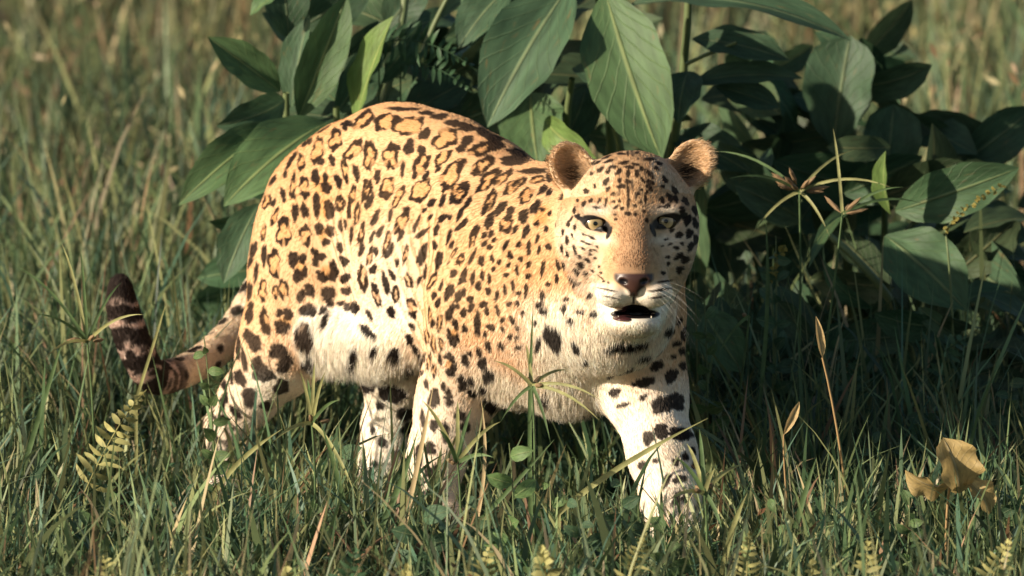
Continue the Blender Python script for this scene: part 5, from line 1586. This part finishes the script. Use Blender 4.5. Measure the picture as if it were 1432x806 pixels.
# ferns: a stalk with paired leaflets
def fern(base, tip, Y0, Y1, label, mat, n=11, wid=.05, name='fern_frond', cat='fern', lobed=.5, group=None, arch=.15):
    b = W(base[0], base[1], Y0); t = W(tip[0], tip[1], Y1)
    f = np.array([b[0], b[1], -.012])
    root = empty(name, f); tag(root, label, cat, group); bpy.context.view_layer.update()
    mid = (b + t) / 2 + np.array([0, 0, arch * np.linalg.norm(t - b)])
    path = bez(b, mid, t, n + 2)
    full = ([f] if b[2] > .03 else []) + path
    link('stem', tube_mesh('stem', full, .0016, .0007, 4), root, mat)
    ax = (t - b) / np.linalg.norm(t - b); L = np.linalg.norm(t - b)
    vw = CAM_POS - b; vw /= np.linalg.norm(vw)
    sd = np.cross(ax, vw); sd /= np.linalg.norm(sd)
    for i in range(1, n + 1):
        tt = i / (n + 1)
        w = 1.15 * wid * math.sin(math.pi * min(1, .25 + .75 * tt)) ** .7 * (1.05 - .75 * tt)
        for s in (-1, 1):
            e = path[i] + (sd * s + ax * RNG.uniform(.15, .55)) * w * RNG.uniform(.75, 1.15) + vw * RNG.normal(0, .012)
            me = leaf_mesh(path[i], e, L / n * .62, roll=RNG.uniform(-55, 55), fold=.2, arch=.14, shape=.28, nu=2, nv=5, tint=1)
            link('leaflet', me, root, mat)
    localise(root)
fern((118, 690), (205, 545), -.05, .05, 'pale yellowish fern frond below the curled tail', FERN_Y, 13, .040)
fern((870, 850), (905, 745), -.95, -.95, 'blurred pale fern frond low in front of the outstretched forepaw', FERN_Y, 12, .032)
fern((1042, 860), (1048, 742), -.95, -.95, 'blurred upright pale fern frond ahead of the outstretched forepaw', FERN_Y, 13, .032)
fern((668, 870), (686, 762), -1.0, -1.0, 'blurred pale fern frond below the chest of the leopard', FERN_Y, 10, .036)
fern((250, 880), (262, 780), -1.05, -1.05, 'blurred pale fern frond in front of the near hind paw', FERN_Y, 10, .036)
fern((1370, 860), (1415, 752), -.9, -.9, 'blurred pale fern frond near the yellow leaves', FERN_Y, 10, .036)
fern((1230, 560), (1130, 470), .62, .5, 'dark green fern drooping under the half-lit leaf of the shaded bush', FERN_G, 12, .055)
fern((1250, 560), (1360, 470), .62, .55, 'dark green fern spreading beneath the shaded bush', FERN_G, 12, .060)
fern((1180, 620), (1200, 500), .55, .45, 'dark upright fern at the foot of the shaded bush', FERN_G, 11, .05)
fern((1080, 620), (1010, 560), .6, .5, 'dark fern at the foot of the bush near the foreleg', FERN_G, 10, .045)
fern((1320, 640), (1430, 560), .6, .5, 'dark fern arching over the weeds below the bush', FERN_G, 11, .055)
fern((530, 60), (668, 100), 1.0, .95, 'dark feathery fern frond above the rump of the leopard', FERN_G, 14, .045, arch=.25)
fern((560, 90), (660, 130), 1.0, .95, 'dark feathery fern frond under another above the rump', FERN_G, 12, .035, arch=.25)

for k_, (x_, y_) in enumerate(((60, 800), (160, 775), (400, 790), (480, 775), (560, 800), (770, 785), (820, 800), (1130, 790), (1210, 775), (1290, 800))):
    fern((x_, y_ + 90), (x_ + RNG.uniform(-25, 25), y_ - RNG.uniform(0, 25)), -.95 - RNG.uniform(0, .25), -.95 - RNG.uniform(0, .25), ('small pale fern frond standing low in the grass before the paws' if k_ % 3 else 'small dark green fern frond standing low in the grass before the paws'), FERN_Y if k_ % 3 else FERN_G, 9, RNG.uniform(.026, .038), group='small fern fronds low in the grass')
# small leafy sprigs
def sprig(px, Y, top, label, n, size, mat, tint=1.0, name='leafy_sprig', spread=.6, cat='sprig', stem=None, z0=.2):
    f = foot(px, Y); t = W(top[0], top[1], Y)
    root = empty(name, f); tag(root, label, cat, 'small weeds low in the grass' if name == 'low_weed' else None); bpy.context.view_layer.update()
    path = bez(f, (f + t) / 2 + np.array([.012, 0, 0]), t, 13)
    link('stem', tube_mesh('stem', path, .0024, .001, 5), root, stem or STEM)
    for i in range(n):
        tt = z0 + (1 - z0) * (i + .5) / n
        p = path[min(int(tt * 12), 12)]
        a = i * 2.4
        d = np.array([math.cos(a), math.sin(a) * .6 - .25, spread * .5 + RNG.normal(0, .25)]); d /= np.linalg.norm(d)
        l = size * RNG.uniform(.7, 1.2) * (1.1 - .45 * tt)
        link('leaf', leaf_mesh(p, p + d * l, l * .55, roll=RNG.uniform(-30, 30), fold=.25, arch=.2, tint=tint * RNG.uniform(.8, 1.2), nu=4, nv=7), root, mat)
    localise(root)
sprig(300, .05, (285, 470), 'slender leafy weed in front of the root of the tail', 16, .040, YOUNG, 1.15)
root = empty('withered_plant', foot(1325, -.45)); tag(root, 'low withered plant with crumpled tan leaves among the weeds', 'withered plant'); bpy.context.view_layer.update()
link('stem', tube_mesh('stem', bez(foot(1325, -.45), W(1322, 700, -.45), W(1330, 672, -.45)), .0028, .002, 5), root, STEM_DRY)
for b_, t_, w_, kw_ in (((1340, 690), (1322, 614), .070, dict(roll=35, fold=.7, arch=.3)), ((1330, 678), (1266, 662), .040, dict(roll=-45, fold=.7, arch=.3)),
                        ((1345, 672), (1386, 716), .040, dict(roll=-40, fold=.8, arch=.3))):
    link('leaf', leaf_mesh(W(*b_, -.45), W(*t_, -.47), w_, wave=.35, tint=(.9, 1.0, 1.35), lit=.3, sharp=2.6, shape=.5, **kw_), root, YELLOW)
localise(root)
sprig(715, -.55, (712, 620), 'weed with pale broad leaves below the chest of the leopard', 6, .075, YOUNG, 1.5)
sprig(590, -.62, (590, 715), 'weed with dark broad leaves below the straight foreleg', 6, .075, LEAF, 1.1)
sprig(862, -.5, (868, 665), 'weed with pointed dark leaves beside the outstretched forepaw', 7, .055, LEAF, 1.1)
sprig(985, .32, (985, 420), 'leafy weed with small bright leaves behind the outstretched foreleg', 12, .045, YOUNG, 1.2)
sprig(1075, .5, (1085, 330), 'wrinkled small-leaved weed in the shade of the bush', 20, .05, LEAF, 1.1)
sprig(1130, .42, (1140, 520), 'low shaded weed between fern and dry stalk', 12, .05, LEAF, 1.0)
sprig(1290, .35, (1300, 560), 'low shaded weed under the lit leaf of the bush', 12, .05, LEAF, 1.0)
sprig(1400, .3, (1410, 520), 'shaded weed below the dark hanging leaves of the bush', 14, .055, LEAF, .9)
sprig(1215, .1, (1220, 610), 'shaded weed with small leaves beside the dry stalk', 12, .04, LEAF, 1.0)
sprig(470, .1, (475, 600), 'shaded weed under the belly of the leopard', 8, .05, LEAF, 1.0)

# pale flower spikes against the shaded bush
def flower_spike(px, Y, pts, label):
    f = foot(px, Y); P = [W(x, y, Y) for x, y in pts]
    root = empty('flower_spike', f); tag(root, label, 'flower spike'); bpy.context.view_layer.update()
    path = bez(P[0], P[1], P[2], 15)
    link('stem', tube_mesh('stem', bez(f, (f + P[0]) / 2 + np.array([.02, .0, .05]), P[0]) + path, .0024, .0009, 5), root, STEM)
    for i, p in enumerate(path):
        for k in range(2):
            d = np.array([RNG.normal(0, 1), RNG.normal(-.3, .5), RNG.normal(.2, .6)]); d /= np.linalg.norm(d)
            link('floret', leaf_mesh(p, p + d * .010, .007, roll=RNG.uniform(-60, 60), fold=.4, nu=2, nv=4, tint=(.75, .95, .8)), root, YELLOW)
    localise(root)
flower_spike(1330, .62, [(1322, 322), (1345, 290), (1400, 262)], 'pale flower spike between the half-lit leaf and the long lit leaf')
flower_spike(1070, .5, [(1078, 395), (1085, 360), (1098, 345)], 'short pale flower spike low in the shaded bush')

# broad-leaved weeds low in the grass
for k_, (x_, y_, Y_) in enumerate(((40, 745, -.3), (120, 770, -.6), (215, 725, -.2), (330, 760, -.5), (395, 715, -.3), (450, 745, -.5), (665, 740, -.55), (765, 705, -.4), (815, 735, -.6), (1080, 745, -.6), (1165, 715, -.4), (1260, 735, -.55), (1395, 725, -.4), (930, 775, -.75))):
    sprig(x_, Y_, (x_ + RNG.uniform(-12, 12), y_ - 40), ('small bright green broad-leaved weed low among the grass blades' if k_ % 2 else 'small dark green broad-leaved weed low among the grass blades'), 7, RNG.uniform(.035, .055), YOUNG if k_ % 2 else LEAF, RNG.uniform(.9, 1.3), name='low_weed', cat='weed')
